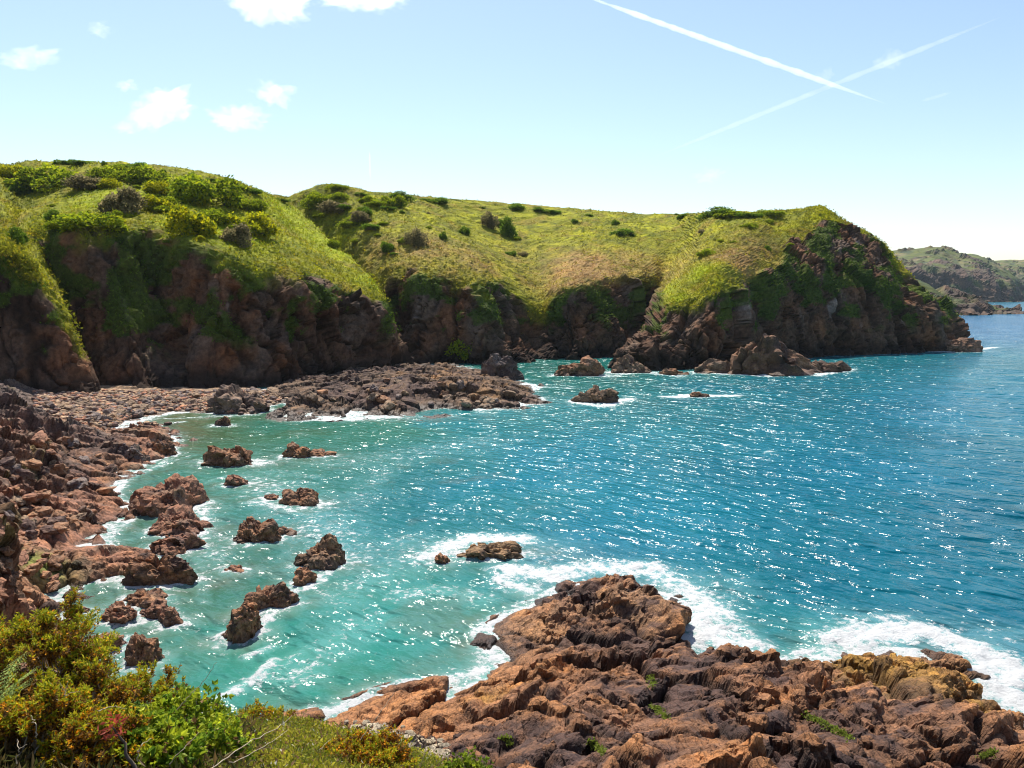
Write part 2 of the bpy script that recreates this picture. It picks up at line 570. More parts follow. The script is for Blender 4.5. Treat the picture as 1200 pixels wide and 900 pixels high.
# colours of the ground itself
G_BRIGHT = np.array([0.325, 0.325, 0.012])
G_MID = np.array([0.225, 0.226, 0.014])
G_OLIVE = np.array([0.245, 0.200, 0.026])
G_DRY = np.array([0.350, 0.215, 0.085])
G_DARK = np.array([0.078, 0.100, 0.012])
n_a = fbm(P / 14.0, 4, 61)
n_b = fbm(P / 3.5, 4, 62)
veg = np.tile(G_MID, (len(P), 1))
veg = mixc(veg, G_BRIGHT, sstep(-0.1, 0.5, n_a + 0.5 * n_b))
veg = mixc(veg, G_OLIVE, sstep(0.1, 0.6, fbm(P / 11.0, 4, 63) + 0.3 * n_b))
veg = mixc(veg, G_DARK, 0.8 * sstep(0.08, 0.5, fbm(P / 2.2, 4, 64)))
veg = mixc(veg, G_DARK * 1.3, 0.55 * sstep(0.15, 0.5, fbm(P / 16.0, 4, 65)))


def blob(px, py, y, r):
    c = at_y(px, py, y)
    d = np.linalg.norm((P - c) * np.array([1, 0.6, 1.2]), axis=1)
    return np.exp(-(d / r) ** 2)


dry = np.zeros(len(P))
for (px, py, y, r, k) in [(690, 300, 315, 20, 1.1), (755, 290, 325, 18, .8), (650, 315, 305, 12, .8), (720, 318, 300, 14, .9), (865, 300, 290, 11, .9),
                       (910, 270, 300, 14, .9), (560, 300, 300, 14, .5), (500, 290, 300, 14, .5), (620, 270, 330, 20, .35),
                       (440, 290, 300, 10, .6), (560, 285, 310, 10, .6), (800, 310, 290, 8, .5)]:
    dry = np.maximum(dry, k * blob(px, py, y, r))
veg = mixc(veg, G_DRY, np.clip(dry * (1.15 + 0.9 * n_b + 0.35 * n_a), 0, 0.95))
lush = np.zeros(len(P))
for (px, py, y, r) in [(400, 290, 285, 9), (350, 250, 305, 12), (440, 330, 268, 7), (630, 350, 275, 9), (610, 330, 285, 9), (640, 365, 272, 6),
                       (770, 330, 295, 9), (820, 315, 285, 8), (790, 345, 272, 4), (375, 275, 295, 8), (250, 270, 235, 16), (150, 225, 255, 18),
                       (330, 240, 320, 12)]:
    lush = np.maximum(lush, blob(px, py, y, r))
veg = mixc(veg, np.array([0.290, 0.345, 0.010]), np.clip(lush * (0.9 + 0.6 * n_b), 0, 0.9))

rock = np.tile(np.array([0.150, 0.084, 0.052]), (len(P), 1))
rock = mixc(rock, np.array([0.240, 0.110, 0.056]), sstep(-0.1, 0.5, fbm(P / 12.0, 4, 71)))
rock = mixc(rock, np.array([0.185, 0.130, 0.096]), sstep(0.0, 0.6, fbm(Q / 9.0, 4, 72)) * 0.8)
rock = mixc(rock, np.array([0.060, 0.038, 0.028]), 0.8 * sstep(0.58, 0.85, rnd))
rock = mixc(rock, np.array([0.40, 0.31, 0.26]), 0.8 * sstep(0.50, 0.74, fbm(Q / 5.0, 4, 73)) * sstep(8, 16, P[:, 2]) * (big > -0.1))
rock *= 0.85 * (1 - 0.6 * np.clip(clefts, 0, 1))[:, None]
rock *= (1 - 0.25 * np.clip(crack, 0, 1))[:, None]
# growth hanging on the upper cliff
hang = sstep(0.27, 0.40, fbm(P / 11.0, 5, 74) + 0.30 * (np.clip(tt, 1, 3) - 2.0) + 0.35 * (sstep(0.5, 0.0, np.abs(N.reshape(-1, 3)[:, 2]) - 0.6) - 0.6)) * sstep(7, 15, P[:, 2])
rock = mixc(rock, np.array([0.060, 0.098, 0.012]), 0.85 * hang)
# black lichen zone above the tide
tide = sstep(6.5, 2.0, P2[:, 2] + 2.2 * med)
rock = mixc(rock, np.array([0.026, 0.019, 0.016]), 0.85 * tide)
wet = sstep(1.2, 0.4, P2[:, 2]) * 0.8
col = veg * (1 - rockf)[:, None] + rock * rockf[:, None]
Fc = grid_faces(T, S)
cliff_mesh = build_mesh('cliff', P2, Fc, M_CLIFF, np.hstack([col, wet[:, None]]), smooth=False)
sm = np.repeat((rockf.reshape(T, S)[:-1, :-1] < 0.4).ravel(), 1)
cliff = link('cliff', cliff_mesh, 'long green topped headland with dark brown sea cliffs across the bay', 'headland', 'structure')
BV_CLIFF = bvh_of(P2, Fc)
CL = dict(hang=hang * rockf, P=P2, N=Nf, rock=rockf, t=tt, veg=veg, lush=lush, dry=dry)


def cast(bv, px, py, step=0):
    o = Vector((0, 0, CAM_H))
    for k in range(40):
        d = ray(px, py + k * (1 if step else 0))
        hit = bv.ray_cast(o, Vector(d).normalized(), 3000)
        if hit[0] is not None:
            return hit[0]
        if not step:
            return None
    return None


# ---------------------------------------------------------------- far headlands
def far_land(name, profile, foot_py, depth, seed, label, colour_shift):
    """profile: list of (px, skyline_py, mid_py_of_cliff_top) ; the land rises from its own shore"""
    cols = []
    for (px, sky_py, brow_py, fpy) in profile:
        b = at_z(px, fpy, 0)
        y0 = b[1]
        foot = b + np.array([0, -12, -6.0])
        brow = at_y(px, brow_py, y0 + depth * 0.10)
        m = at_y(px, (brow_py * 0.55 + sky_py * 0.45), y0 + depth * 0.5)
        s = at_y(px, sky_py, y0 + depth)
        k = s + np.array([0, depth * 1.2, -6])
        cols.append([foot, b, brow, m, s, k])
    ct = np.array(cols)
    Aa = catmull(ct, [12] * (len(cols) - 1))
    Bb = catmull(Aa.transpose(1, 0, 2), [3, 26, 26, 26, 4])
    Tt, Ss = Bb.shape[:2]
    tp = np.concatenate([np.linspace(i, i + 1, n, endpoint=False) for i, n in enumerate([3, 26, 26, 26, 4])] + [[5.0]])
    Nn = grid_normals(Bb)
    Nn *= np.sign(-Nn[Tt // 3, Ss // 2, 1])
    p = Bb.reshape(-1, 3).astype(np.float32)
    t = np.repeat(tp, Ss)
    nb = fbm(p / 60.0, 5, seed)
    rf = sstep(0.3, -0.3, t - 2.35 - 1.1 * nb)
    craggy = sstep(0.15, 0.4, fbm(p / 45.0, 4, seed + 3)) * sstep(1.5, 2.5, t)
    rf = np.maximum(rf, craggy)
    rl, rn, cr = rock_relief(p, 26.0, seed + 5, stretch=1.5)
    gl = ridged(p * np.array([1, 1, 0.4], np.float32) / 60.0, 4, seed + 8)
    p2 = p + Nn.reshape(-1, 3) * (rf * (8 * rl + 7 * (gl - 0.5)) + (1 - rf) * (4 * fbm(p / 40.0, 4, seed + 7)))[:, None]
    p2[:, 2] = np.where(t > 4.02, np.minimum(p2[:, 2], p[:, 2]), p2[:, 2])
    vg = np.tile(np.array([0.085, 0.105, 0.014]), (len(p), 1))
    vg = mixc(vg, np.array([0.17, 0.14, 0.06]), sstep(0.0, 0.5, fbm(p / 50.0, 4, seed + 11)))
    vg = mixc(vg, np.array([0.04, 0.06, 0.018]), sstep(0.1, 0.5, fbm(p / 28.0, 4, seed + 12)))
    rk = np.tile(np.array([0.075, 0.048, 0.034]), (len(p), 1))
    rk = mixc(rk, np.array([0.13, 0.075, 0.048]), sstep(0, 0.5, fbm(p / 30.0, 4, seed + 14)))
    rk = mixc(rk, np.array([0.05, 0.085, 0.02]), 0.7 * sstep(0.1, 0.4, fbm(p / 35.0, 4, seed + 16)))
    cl = vg * (1 - rf)[:, None] + rk * rf[:, None]
    F = grid_faces(Tt, Ss)
    ms = build_mesh(name, p2, F, M_ROCK_FAR, np.hstack([cl, np.zeros((len(cl), 1))]), smooth=False)
    return link(name, ms, label, 'headland', 'structure')


far_land('distant_spur',
         [(960, 300, 345, 369), (1030, 306, 345, 369), (1060, 321, 350, 369), (1085, 334, 353, 369), (1105, 345, 356, 369), (1118, 349, 358, 369), (1135, 352, 360, 369), (1150, 357, 362, 368.5), (1165, 362, 365, 368), (1195, 365.5, 366, 367.5)],
         369, 110, 260, 'grassy spur ending in a low rocky reef beyond the nose of the near cliff', 0)
far_land('distant_headland',
         [(960, 296, 325, 354), (1010, 295, 322, 354), (1045, 294, 318, 354), (1082, 291, 316, 354), (1100, 290, 315, 354), (1118, 297, 318, 354), (1140, 299, 320, 354), (1155, 305, 324, 354), (1172, 316, 330, 354), (1185, 328, 338, 354), (1193, 341, 346, 353.5), (1199, 351, 352, 353.2)],
         354, 420, 200, 'distant green and brown headland with crags behind the grassy spur', 0)
far_land('far_coast',
         [(1100, 312, 335, 350.5), (1140, 308, 334, 350.5), (1165, 306, 333, 350.5), (1185, 305, 331, 350.5), (1200, 305, 331, 350.5), (1230, 304, 331, 350.5),
          (1300, 302, 331, 350.5), (1400, 300, 331, 350.5), (1600, 300, 331, 350.5)],
         350, 500, 230, 'hazy farthest stretch of wooded coast at the right edge', 0)


# ---------------------------------------------------------------- heightfields for the near shores
class Height:
    def __init__(self, pts, smooth=0.4):
        W = np.array([at_z(px, py, z) for (px, py, z) in pts])
        self.xy = W[:, :2]
        self.z = W[:, 2]
        n = len(W)
        D = np.linalg.norm(self.xy[:, None] - self.xy[None], axis=2)
        K = np.zeros((n + 3, n + 3))
        K[:n, :n] = -D - 0.0
        K[:n, :n] += np.eye(n) * smooth
        K[:n, n] = 1; K[n, :n] = 1
        K[:n, n + 1:] = self.xy; K[n + 1:, :n] = self.xy.T
        self.w = np.linalg.solve(K, np.concatenate([self.z, [0, 0, 0]]))

    def __call__(self, X, Y):
        out = np.empty(X.shape, np.float64)
        x, y = X.ravel(), Y.ravel()
        o = np.empty(len(x))
        n = len(self.xy)
        for i in range(0, len(x), 60000):
            q = np.stack([x[i:i + 60000], y[i:i + 60000]], 1)
            d = np.sqrt(((q[:, None, :] - self.xy[None]) ** 2).sum(2))
            o[i:i + 60000] = -d @ self.w[:n] + self.w[n] + q @ self.w[n + 1:]
        return o.reshape(X.shape)


H_RIGHT = Height([
    # water line and sea bed
    (300, 850, 0), (330, 838, 0), (380, 838, 0), (430, 818, 0), (470, 803, 0), (520, 799, 0), (555, 803, 0), (595, 774, 0), (560, 752, -.1), (552, 742, 0), (580, 722, 0), (625, 712, 0),
    (628, 698, -.2), (650, 684, -.3), (720, 684, -.5), (800, 700, -.3), (822, 735, 0), (815, 752, 0), (800, 760, 0.2), (840, 775, 0), (905, 778, -0.1), (970, 775, 0.2), (985, 762, 0), (1055, 760, -0.2),
    (1110, 770, 0), (1142, 784, 0), (1150, 800, 0), (1130, 800, 0.2), (1160, 822, 0), (1200, 842, 0), (1260, 870, 0), (1330, 900, 0),
    (480, 780, -3), (400, 800, -3), (540, 720, -3), (600, 680, -3), (700, 650, -4), (850, 700, -3), (880, 740, -3), (930, 740, -3.5), (1050, 720, -4), (1180, 760, -4), (1230, 830, -3), (1300, 800, -6), (300, 810, -3), (500, 650, -5), (900, 640, -7),
    # rock surface
    (380, 846, 1.3), (345, 848, 1.0), (450, 826, 1.4), (500, 813, 1.2), (540, 814, 1.4), (415, 840, 1.5),
    (650, 705, 1.6), (690, 690, 2.8), (730, 690, 3.2), (770, 700, 2.6), (800, 725, 1.8), (740, 735, 1.2), (700, 730, 1.0), (690, 755, 0.9), (640, 735, 1.2), (590, 740, 0.7), (620, 760, 1.6), (650, 770, 2.4), (740, 760, 1.2), (780, 768, 0.9),
    (680, 790, 3.4), (760, 785, 3.2), (830, 780, 3.6), (870, 775, 3.9), (920, 782, 3.6), (960, 785, 2.6), (1010, 770, 1.2), (1060, 775, 1.4), (1100, 785, 1.0), (1060, 800, 2.2), (1110, 815, 2.0),
    (560, 815, 2.2), (520, 820, 1.4), (470, 815, 0.8), (430, 830, 0.8), (500, 845, 2.4), (450, 850, 2.0), (400, 855, 2.0),
    (620, 830, 4.2), (700, 830, 4.6), (800, 820, 4.6), (900, 815, 5.0), (1000, 820, 4.6), (1080, 835, 4.2), (1150, 840, 2.4), (1200, 865, 2.2),
    (560, 880, 6.0), (640, 880, 6.4), (740, 880, 6.8), (850, 880, 7.2), (950, 880, 7.2), (1050, 880, 6.4), (1150, 890, 4.5), (1250, 920, 3.5),
    (560, 960, 9.0), (750, 960, 9.5), (950, 960, 10), (1150, 960, 8), (1350, 980, 5), (400, 960, 8.5), (450, 900, 5.5), (300, 920, 5), (200, 980, 7),
], 0.3)

H_LEFT = Height([
    (150, 498, 0), (175, 490, 0), (235, 487, 0), (300, 484, 0), (345, 482, 0), (200, 520, 0.2), (203, 528, 0), (170, 545, 0), (146, 562, 0), (132, 580, 0.1), (150, 585, -.4), (150, 612, 0), (138, 600, 0.8),
    (112, 634, -.1), (92, 640, 0.2), (105, 660, 1.2), (135, 656, 1.1), (160, 652, 0.6), (120, 674, 0.7), (85, 692, 0.1), (70, 710, 0.1), (74, 740, 0), (110, 695, -.8), (135, 640, -.5), (150, 690, -.8), (120, 715, -.8),
    (230, 500, -2.5), (230, 560, -2.5), (320, 500, -3), (240, 620, -2.5), (220, 700, -2.5), (150, 730, -1.5), (162, 590, -.7), (400, 500, -4), (350, 650, -4), (120, 800, -1), (250, 800, -3),
    (60, 484, 1.6), (110, 473, 1.2), (200, 470, 1.2), (300, 468, 0.8), (150, 480, 1.1), (120, 488, 0.9), (230, 478, 0.8), (350, 462, 0), (300, 455, .6), (200, 460, 1.3), (110, 463, 1.3), (420, 470, -3),
    (180, 520, 1.6), (150, 525, 2.2), (130, 535, 2.0), (100, 505, 2.2), (160, 508, 1.6),
    (0, 468, 8.0), (20, 482, 5.5), (40, 495, 3.2), (0, 490, 7.0), (50, 520, 3.6), (0, 540, 7.0), (90, 545, 2.6), (60, 575, 3.2), (110, 585, 2.4), (0, 610, 6.0), (70, 610, 3.0), (115, 610, 2.2),
    (40, 640, 2.2), (0, 660, 4.0), (50, 680, 1.6), (0, 710, 3.0), (90, 665, 1.2), (30, 720, 1.6), (-20, 760, 3.5), (40, 780, 2.0),
    (-80, 470, 18), (-120, 560, 16), (-150, 660, 14), (-150, 760, 10), (-260, 480, 30), (-300, 600, 26), (-60, 850, 5), (-200, 900, 10), (60, 860, 2),
], 0.3)

H_PLAT = Height([
    (335, 474, 0), (350, 480, 0), (400, 483, 0), (470, 486, 0), (520, 486, 0), (570, 480, 0), (615, 476, 0), (635, 466, 0), (636, 455, 0), (600, 447, 0),
    (325, 465, 0.5), (300, 490, -3), (400, 500, -4), (520, 505, -4), (660, 480, -4), (690, 455, -4), (640, 440, -1.5),
    (360, 460, 3.6), (400, 459, 3.4), (355, 470, 2.3), (450, 452, 3.8), (490, 444, 5.0), (480, 464, 2.4), (530, 455, 3.4), (560, 464, 2.2), (600, 462, 1.8), (620, 463, 1.2), (540, 472, 1.2), (460, 475, 1.3), (400, 473, 1.7),
    (360, 450, 2), (430, 438, 2.5), (520, 438, 3.5), (580, 444, 2), (500, 432, 2.5), (400, 428, 0.5), (480, 422, 0.5), (560, 428, -.5), (620, 440, -2), (220, 470, -3), (200, 480, -4), (150, 475, -4), (250, 455, -3), (200, 450, -4), (290, 450, -2), (320, 440, -1),
], 0.3)


def saw(ph, drop=0.22):
    f = ph - np.floor(ph)
    return np.where(f < 1 - drop, f / (1 - drop), (1 - f) / drop)


def shore(name, Hf, u0, u1, nu, y0, y1, ny, seed, size, amp, mat, label, painter, az=0.6, dip=0.9, beds=0.0, bed_az=-0.53, rough=1.0, calm=None):
    """slabs: a few metre sized leaning blocks, cut by beds (cuesta steps), then small joints on the broken faces"""
    u = np.linspace(u0, u1, nu)
    y = y0 * (y1 / y0) ** np.linspace(0, 1, ny)
    Y, U = np.meshgrid(y, u, indexing='ij')
    X = U * Y
    Z = Hf(X, Y)
    G = np.stack([X, Y, Z], 2)
    Nn = grid_normals(G)
    Nn *= np.sign(Nn[..., 2:3])
    p = G.reshape(-1, 3).astype(np.float32)
    w = np.stack([fbm(p / (size * 1.5) + 7.7 * k, 3, seed + 40 + k) for k in range(3)], 1) * size * 0.3
    v1, e1, r1 = facets(strata_coords(p + w, size, az, dip, 1.25), seed + 1, 0.9, 0.55)
    v2, e2, r2 = facets(strata_coords(p + w * .6, size * 0.45, az + .15, dip, 1.5), seed + 2, 0.9, 0.5)
    lump = fbm(p / (size * 2.0), 3, seed + 60)
    k = sstep(-1.2, 0.6, p[:, 2])
    if calm is not None:
        k = k * calm(p)
    bx, by = math.cos(bed_az), math.sin(bed_az)
    along = p[:, 0] * bx + p[:, 1] * by
    ph = along / (size * 0.62) + 0.55 * fbm(p / (size * 1.4), 3, seed + 62) + 1.3 * r1
    ph2 = along / (size * 0.20) + 0.6 * fbm(p / (size * 0.7), 3, seed + 63) + 1.1 * r2
    bedmask = sstep(-0.25, 0.25, fbm(p / (size * 1.9), 2, seed + 64) + 0.1)
    bed = beds * size * (0.26 * (saw(ph) - 0.5) + 0.085 * (saw(ph2, 0.3) - 0.5)) * (0.35 + 0.65 * bedmask)
    crack1 = np.maximum(1 - e1 / 0.085, 0)
    crack2 = np.maximum(1 - e2 / 0.11, 0)
    d = size * amp * (0.62 * v1 + 0.26 * v2 + 0.4 * lump - 0.30 * crack1 - 0.10 * crack2) + bed
    D2 = (d * (0.3 + 0.7 * k)).reshape(ny, nu)
    D2[1:-1, 1:-1] = 0.72 * D2[1:-1, 1:-1] + 0.07 * (D2[:-2, 1:-1] + D2[2:, 1:-1] + D2[1:-1, :-2] + D2[1:-1, 2:])
    side = np.array([0.25 * bx, 0.25 * by - 0.1, 0.0])   # beds lean, so the blocks lean with them
    nn = Nn.reshape(-1, 3) * 0.75 + np.array([0, 0, 0.22]) + side
    p1 = p + nn * D2.reshape(-1, 1)
    N1 = grid_normals(p1.reshape(ny, nu, 3))
    N1 *= np.sign(N1[..., 2:3] + 1e-6)
    q = p1.astype(np.float32)
    s2 = size * 0.20
    v3, e3, r3 = facets(strata_coords(q, s2, az + .2, dip, 1.7), seed + 81, 1.0, 0.5)
    v4, e4, r4 = facets(strata_coords(q, s2 * 0.45, az, dip, 1.9), seed + 82, 1.0, 0.5)
    rmask = 0.25 + 0.75 * sstep(-0.25, 0.45, fbm(q / (size * 0.9), 3, seed + 84))
    d2 = s2 * rough * rmask * (0.42 * v3 + 0.17 * v4 + 0.08 * ridged(q / (s2 * 1.4), 4, seed + 83) - 0.14 * np.maximum(1 - e3 / 0.12, 0))
    p2 = p1 + N1.reshape(-1, 3) * (d2 * (0.3 + 0.7 * k))[:, None]
    rn = 0.5 * r1 + 0.3 * r2 + 0.2 * r3
    cr = np.clip(0.9 * crack1 + 0.5 * crack2 + 0.5 * rmask * np.maximum(1 - e3 / 0.12, 0), 0, 1)
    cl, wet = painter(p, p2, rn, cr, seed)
    F = grid_faces(ny, nu)
    ms = build_mesh(name, p2, F, mat, np.hstack([cl, wet[:, None]]), smooth=False)
    o = link(name, ms, label, 'rocks', 'structure')
    return o, bvh_of(p2, F), p2


def near_blob(p, px, py, z, r):
    c = at_z(px, py, z)
    return np.exp(-(np.linalg.norm(p[:, :2] - c[:2], axis=1) / r) ** 2)


def paint_right(p, p2, rn, cr, seed):
    n1 = fbm(p / 5.0, 4, seed + 70)
    n2 = fbm(p / 1.6, 4, seed + 71)
    c = np.tile(RK_BROWN, (len(p), 1))
    c = mixc(c, RK_ORANGE, sstep(-0.1, 0.45, n1 + 0.25 * n2))
    dark = np.zeros(len(p)); org = np.zeros(len(p)); weed = np.zeros(len(p)); tan = np.zeros(len(p))
    for (px, py, z, r, k) in [(620, 860, 5.5, 5, 1), (570, 880, 6, 4, 1), (700, 890, 6.5, 5, .9), (780, 800, 4, 4.5, .9), (850, 785, 4, 4, .8), (940, 860, 6.5, 4, .9), (1010, 860, 6, 4, .8), (880, 890, 7, 4, .7), (1080, 870, 5, 5, .6), (820, 850, 6, 3.5, .8), (1150, 890, 4, 5, .6)]:
        dark = np.maximum(dark, 1.25 * k * near_blob(p, px, py, z, r * 1.2))
    for (px, py, z, r, k) in [(480, 830, 1.5, 6, 1), (560, 810, 2, 4, .9), (620, 785, 2.5, 5, .8), (680, 790, 3.3, 4, .7), (900, 830, 5.5, 3, .8), (850, 860, 6.5, 2.5, .9), (540, 850, 3.5, 3.5, .6)]:
        org = np.maximum(org, k * near_blob(p, px, py, z, r))
    for (px, py, z, r, k) in [(1040, 785, 1.6, 4.2, .95), (1090, 790, 1.2, 3.2, .9), (1000, 775, 1, 3, .9), (1110, 820, 1.8, 3, .7), (580, 815, 2.2, 1.5, .5)]:
        weed = np.maximum(weed, k * near_blob(p, px, py, z, r))
    for (px, py, z, r, k) in [(740, 700, 2.5, 6, .8), (640, 735, 1.2, 5, .7), (790, 730, 1.5, 4, .7), (600, 740, .8, 4, .6), (700, 755, 1, 4, .6)]:
        tan = np.maximum(tan, k * near_blob(p, px, py, z, r))
    c = mixc(c, RK_ORANGE * 1.05, np.clip(org * (0.75 + 0.6 * n2), 0, 1))
    c = mixc(c, np.array([0.31, 0.185, 0.10]), np.clip(tan * (0.8 + 0.5 * n2), 0, 1))
    c = mixc(c, RK_DARK * 0.95, np.clip(dark * (0.85 + 0.9 * n2 + 0.8 * (rn - 0.5)), 0, 0.95))
    c = mixc(c, RK_DARK * 1.2, 0.88 * sstep(0.47, 0.60, rn + 0.18 * n2) * (1 - org))
    crest_sun = sstep(0.45, 1.3, p2[:, 2] - p[:, 2] + 0.5 * n2)  # sunlight on the raised rock edges, painted into the colour as lighter orange
    c = mixc(c, RK_ORANGE * 1.05, 0.7 * crest_sun)
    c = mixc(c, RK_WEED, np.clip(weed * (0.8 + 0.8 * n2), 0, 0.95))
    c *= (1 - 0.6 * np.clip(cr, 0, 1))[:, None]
    w = sstep(0.55, 0.1, p2[:, 2] + 0.25 * n2)
    c = mixc(c, c * 0.42, w)
    return c, w * 0.9


def paint_left(p, p2, rn, cr, seed):
    n1 = fbm(p / 7.0, 4, seed + 70)
    n2 = fbm(p / 2.0, 4, seed + 71)
    c = np.tile(RK_PINK, (len(p), 1))
    c = mixc(c, RK_BROWN, sstep(-0.2, 0.4, n1))
    c = mixc(c, RK_TAN, 0.7 * sstep(0.1, 0.6, n2 + 0.4 * (p[:, 1] > 120)))
    g = sstep(95, 130, p[:, 1]) * sstep(1.4, 3.0, p[:, 2])
    c = mixc(c, RK_GREY * 0.75, np.clip(g * 0.85, 0, 1))
    c = mixc(c, RK_DARK, 0.6 * sstep(2.5, 5.5, p[:, 2]) * sstep(-0.3, 0.3, n1))
    c = mixc(c, RK_DARK * 1.2, 0.75 * sstep(0.52, 0.78, rn + 0.25 * n2))
    beach = sstep(150, 165, p[:, 1]) * sstep(3.4, 2.4, p[:, 2])
    c = mixc(c, np.array([0.40, 0.27, 0.17]), beach * 0.85)
    lich = sstep(0.35, 0.6, fbm(p / 3.0, 4, seed + 75)) * sstep(3, 5, p[:, 2])
    c = mixc(c, np.array([0.26, 0.20, 0.05]), 0.6 * lich)
    gp = near_blob(p, 52, 668, 1.5, 2.2)
    c = mixc(c, np.array([0.22, 0.24, 0.04]), np.clip(gp, 0, 0.9))
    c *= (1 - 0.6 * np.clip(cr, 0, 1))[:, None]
    w = sstep(0.5, 0.1, p2[:, 2] + 0.25 * n2)
    c = mixc(c, c * 0.45, w)
    return c, w * 0.9


def paint_plat(p, p2, rn, cr, seed):
    n1 = fbm(p / 9.0, 4, seed + 70)
    n2 = fbm(p / 2.5, 4, seed + 71)
    c = np.tile(np.array([0.165, 0.100, 0.060]), (len(p), 1))
    c = mixc(c, np.array([0.29, 0.155, 0.065]), sstep(0.0, 0.5, n1 + (p[:, 0] + 20) / 60))
    c = mixc(c, RK_DARK * 1.3, 0.8 * sstep(0.5, 0.75, rn + 0.3 * n2))
    w = sstep(1.3, 0.3, p2[:, 2] + 0.5 * n2)
    c = mixc(c, np.array([0.07, 0.05, 0.035]), w * 0.8)
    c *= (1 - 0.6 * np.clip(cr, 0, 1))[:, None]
    return c, w * 0.8


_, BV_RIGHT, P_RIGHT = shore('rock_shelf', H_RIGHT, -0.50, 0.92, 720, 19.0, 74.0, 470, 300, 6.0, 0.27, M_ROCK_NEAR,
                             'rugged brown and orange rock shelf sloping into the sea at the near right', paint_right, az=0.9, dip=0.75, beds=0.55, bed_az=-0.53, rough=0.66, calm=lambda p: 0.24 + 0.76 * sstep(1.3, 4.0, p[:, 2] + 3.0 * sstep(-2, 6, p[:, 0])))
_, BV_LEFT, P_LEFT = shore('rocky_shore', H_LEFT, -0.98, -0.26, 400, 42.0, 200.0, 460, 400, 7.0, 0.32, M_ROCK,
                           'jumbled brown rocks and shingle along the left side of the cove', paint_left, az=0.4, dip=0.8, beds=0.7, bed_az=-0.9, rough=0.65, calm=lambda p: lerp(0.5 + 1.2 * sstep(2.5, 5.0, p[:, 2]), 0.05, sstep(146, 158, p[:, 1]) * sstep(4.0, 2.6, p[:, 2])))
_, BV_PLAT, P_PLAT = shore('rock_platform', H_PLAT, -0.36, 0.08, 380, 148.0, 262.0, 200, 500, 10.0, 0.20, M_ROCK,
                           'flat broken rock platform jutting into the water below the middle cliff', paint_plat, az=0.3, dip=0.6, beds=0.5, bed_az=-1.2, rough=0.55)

# ---------------------------------------------------------------- rocks standing in the water
ICO = {}


def ico(sub):
    if sub not in ICO:
        import bmesh
        bm = bmesh.new()
        bmesh.ops.create_icosphere(bm, subdivisions=sub, radius=1.0)
        bm.verts.ensure_lookup_table()
        V = np.array([v.co[:] for v in bm.verts], np.float32)
        F = np.array([[v.index for v in f.verts] for f in bm.faces], np.int32)
        bm.free()
        ICO[sub] = (V, F)
    return ICO[sub]


ROCK_SITES = []          # (x, y, half width, half depth, angle) for the foam


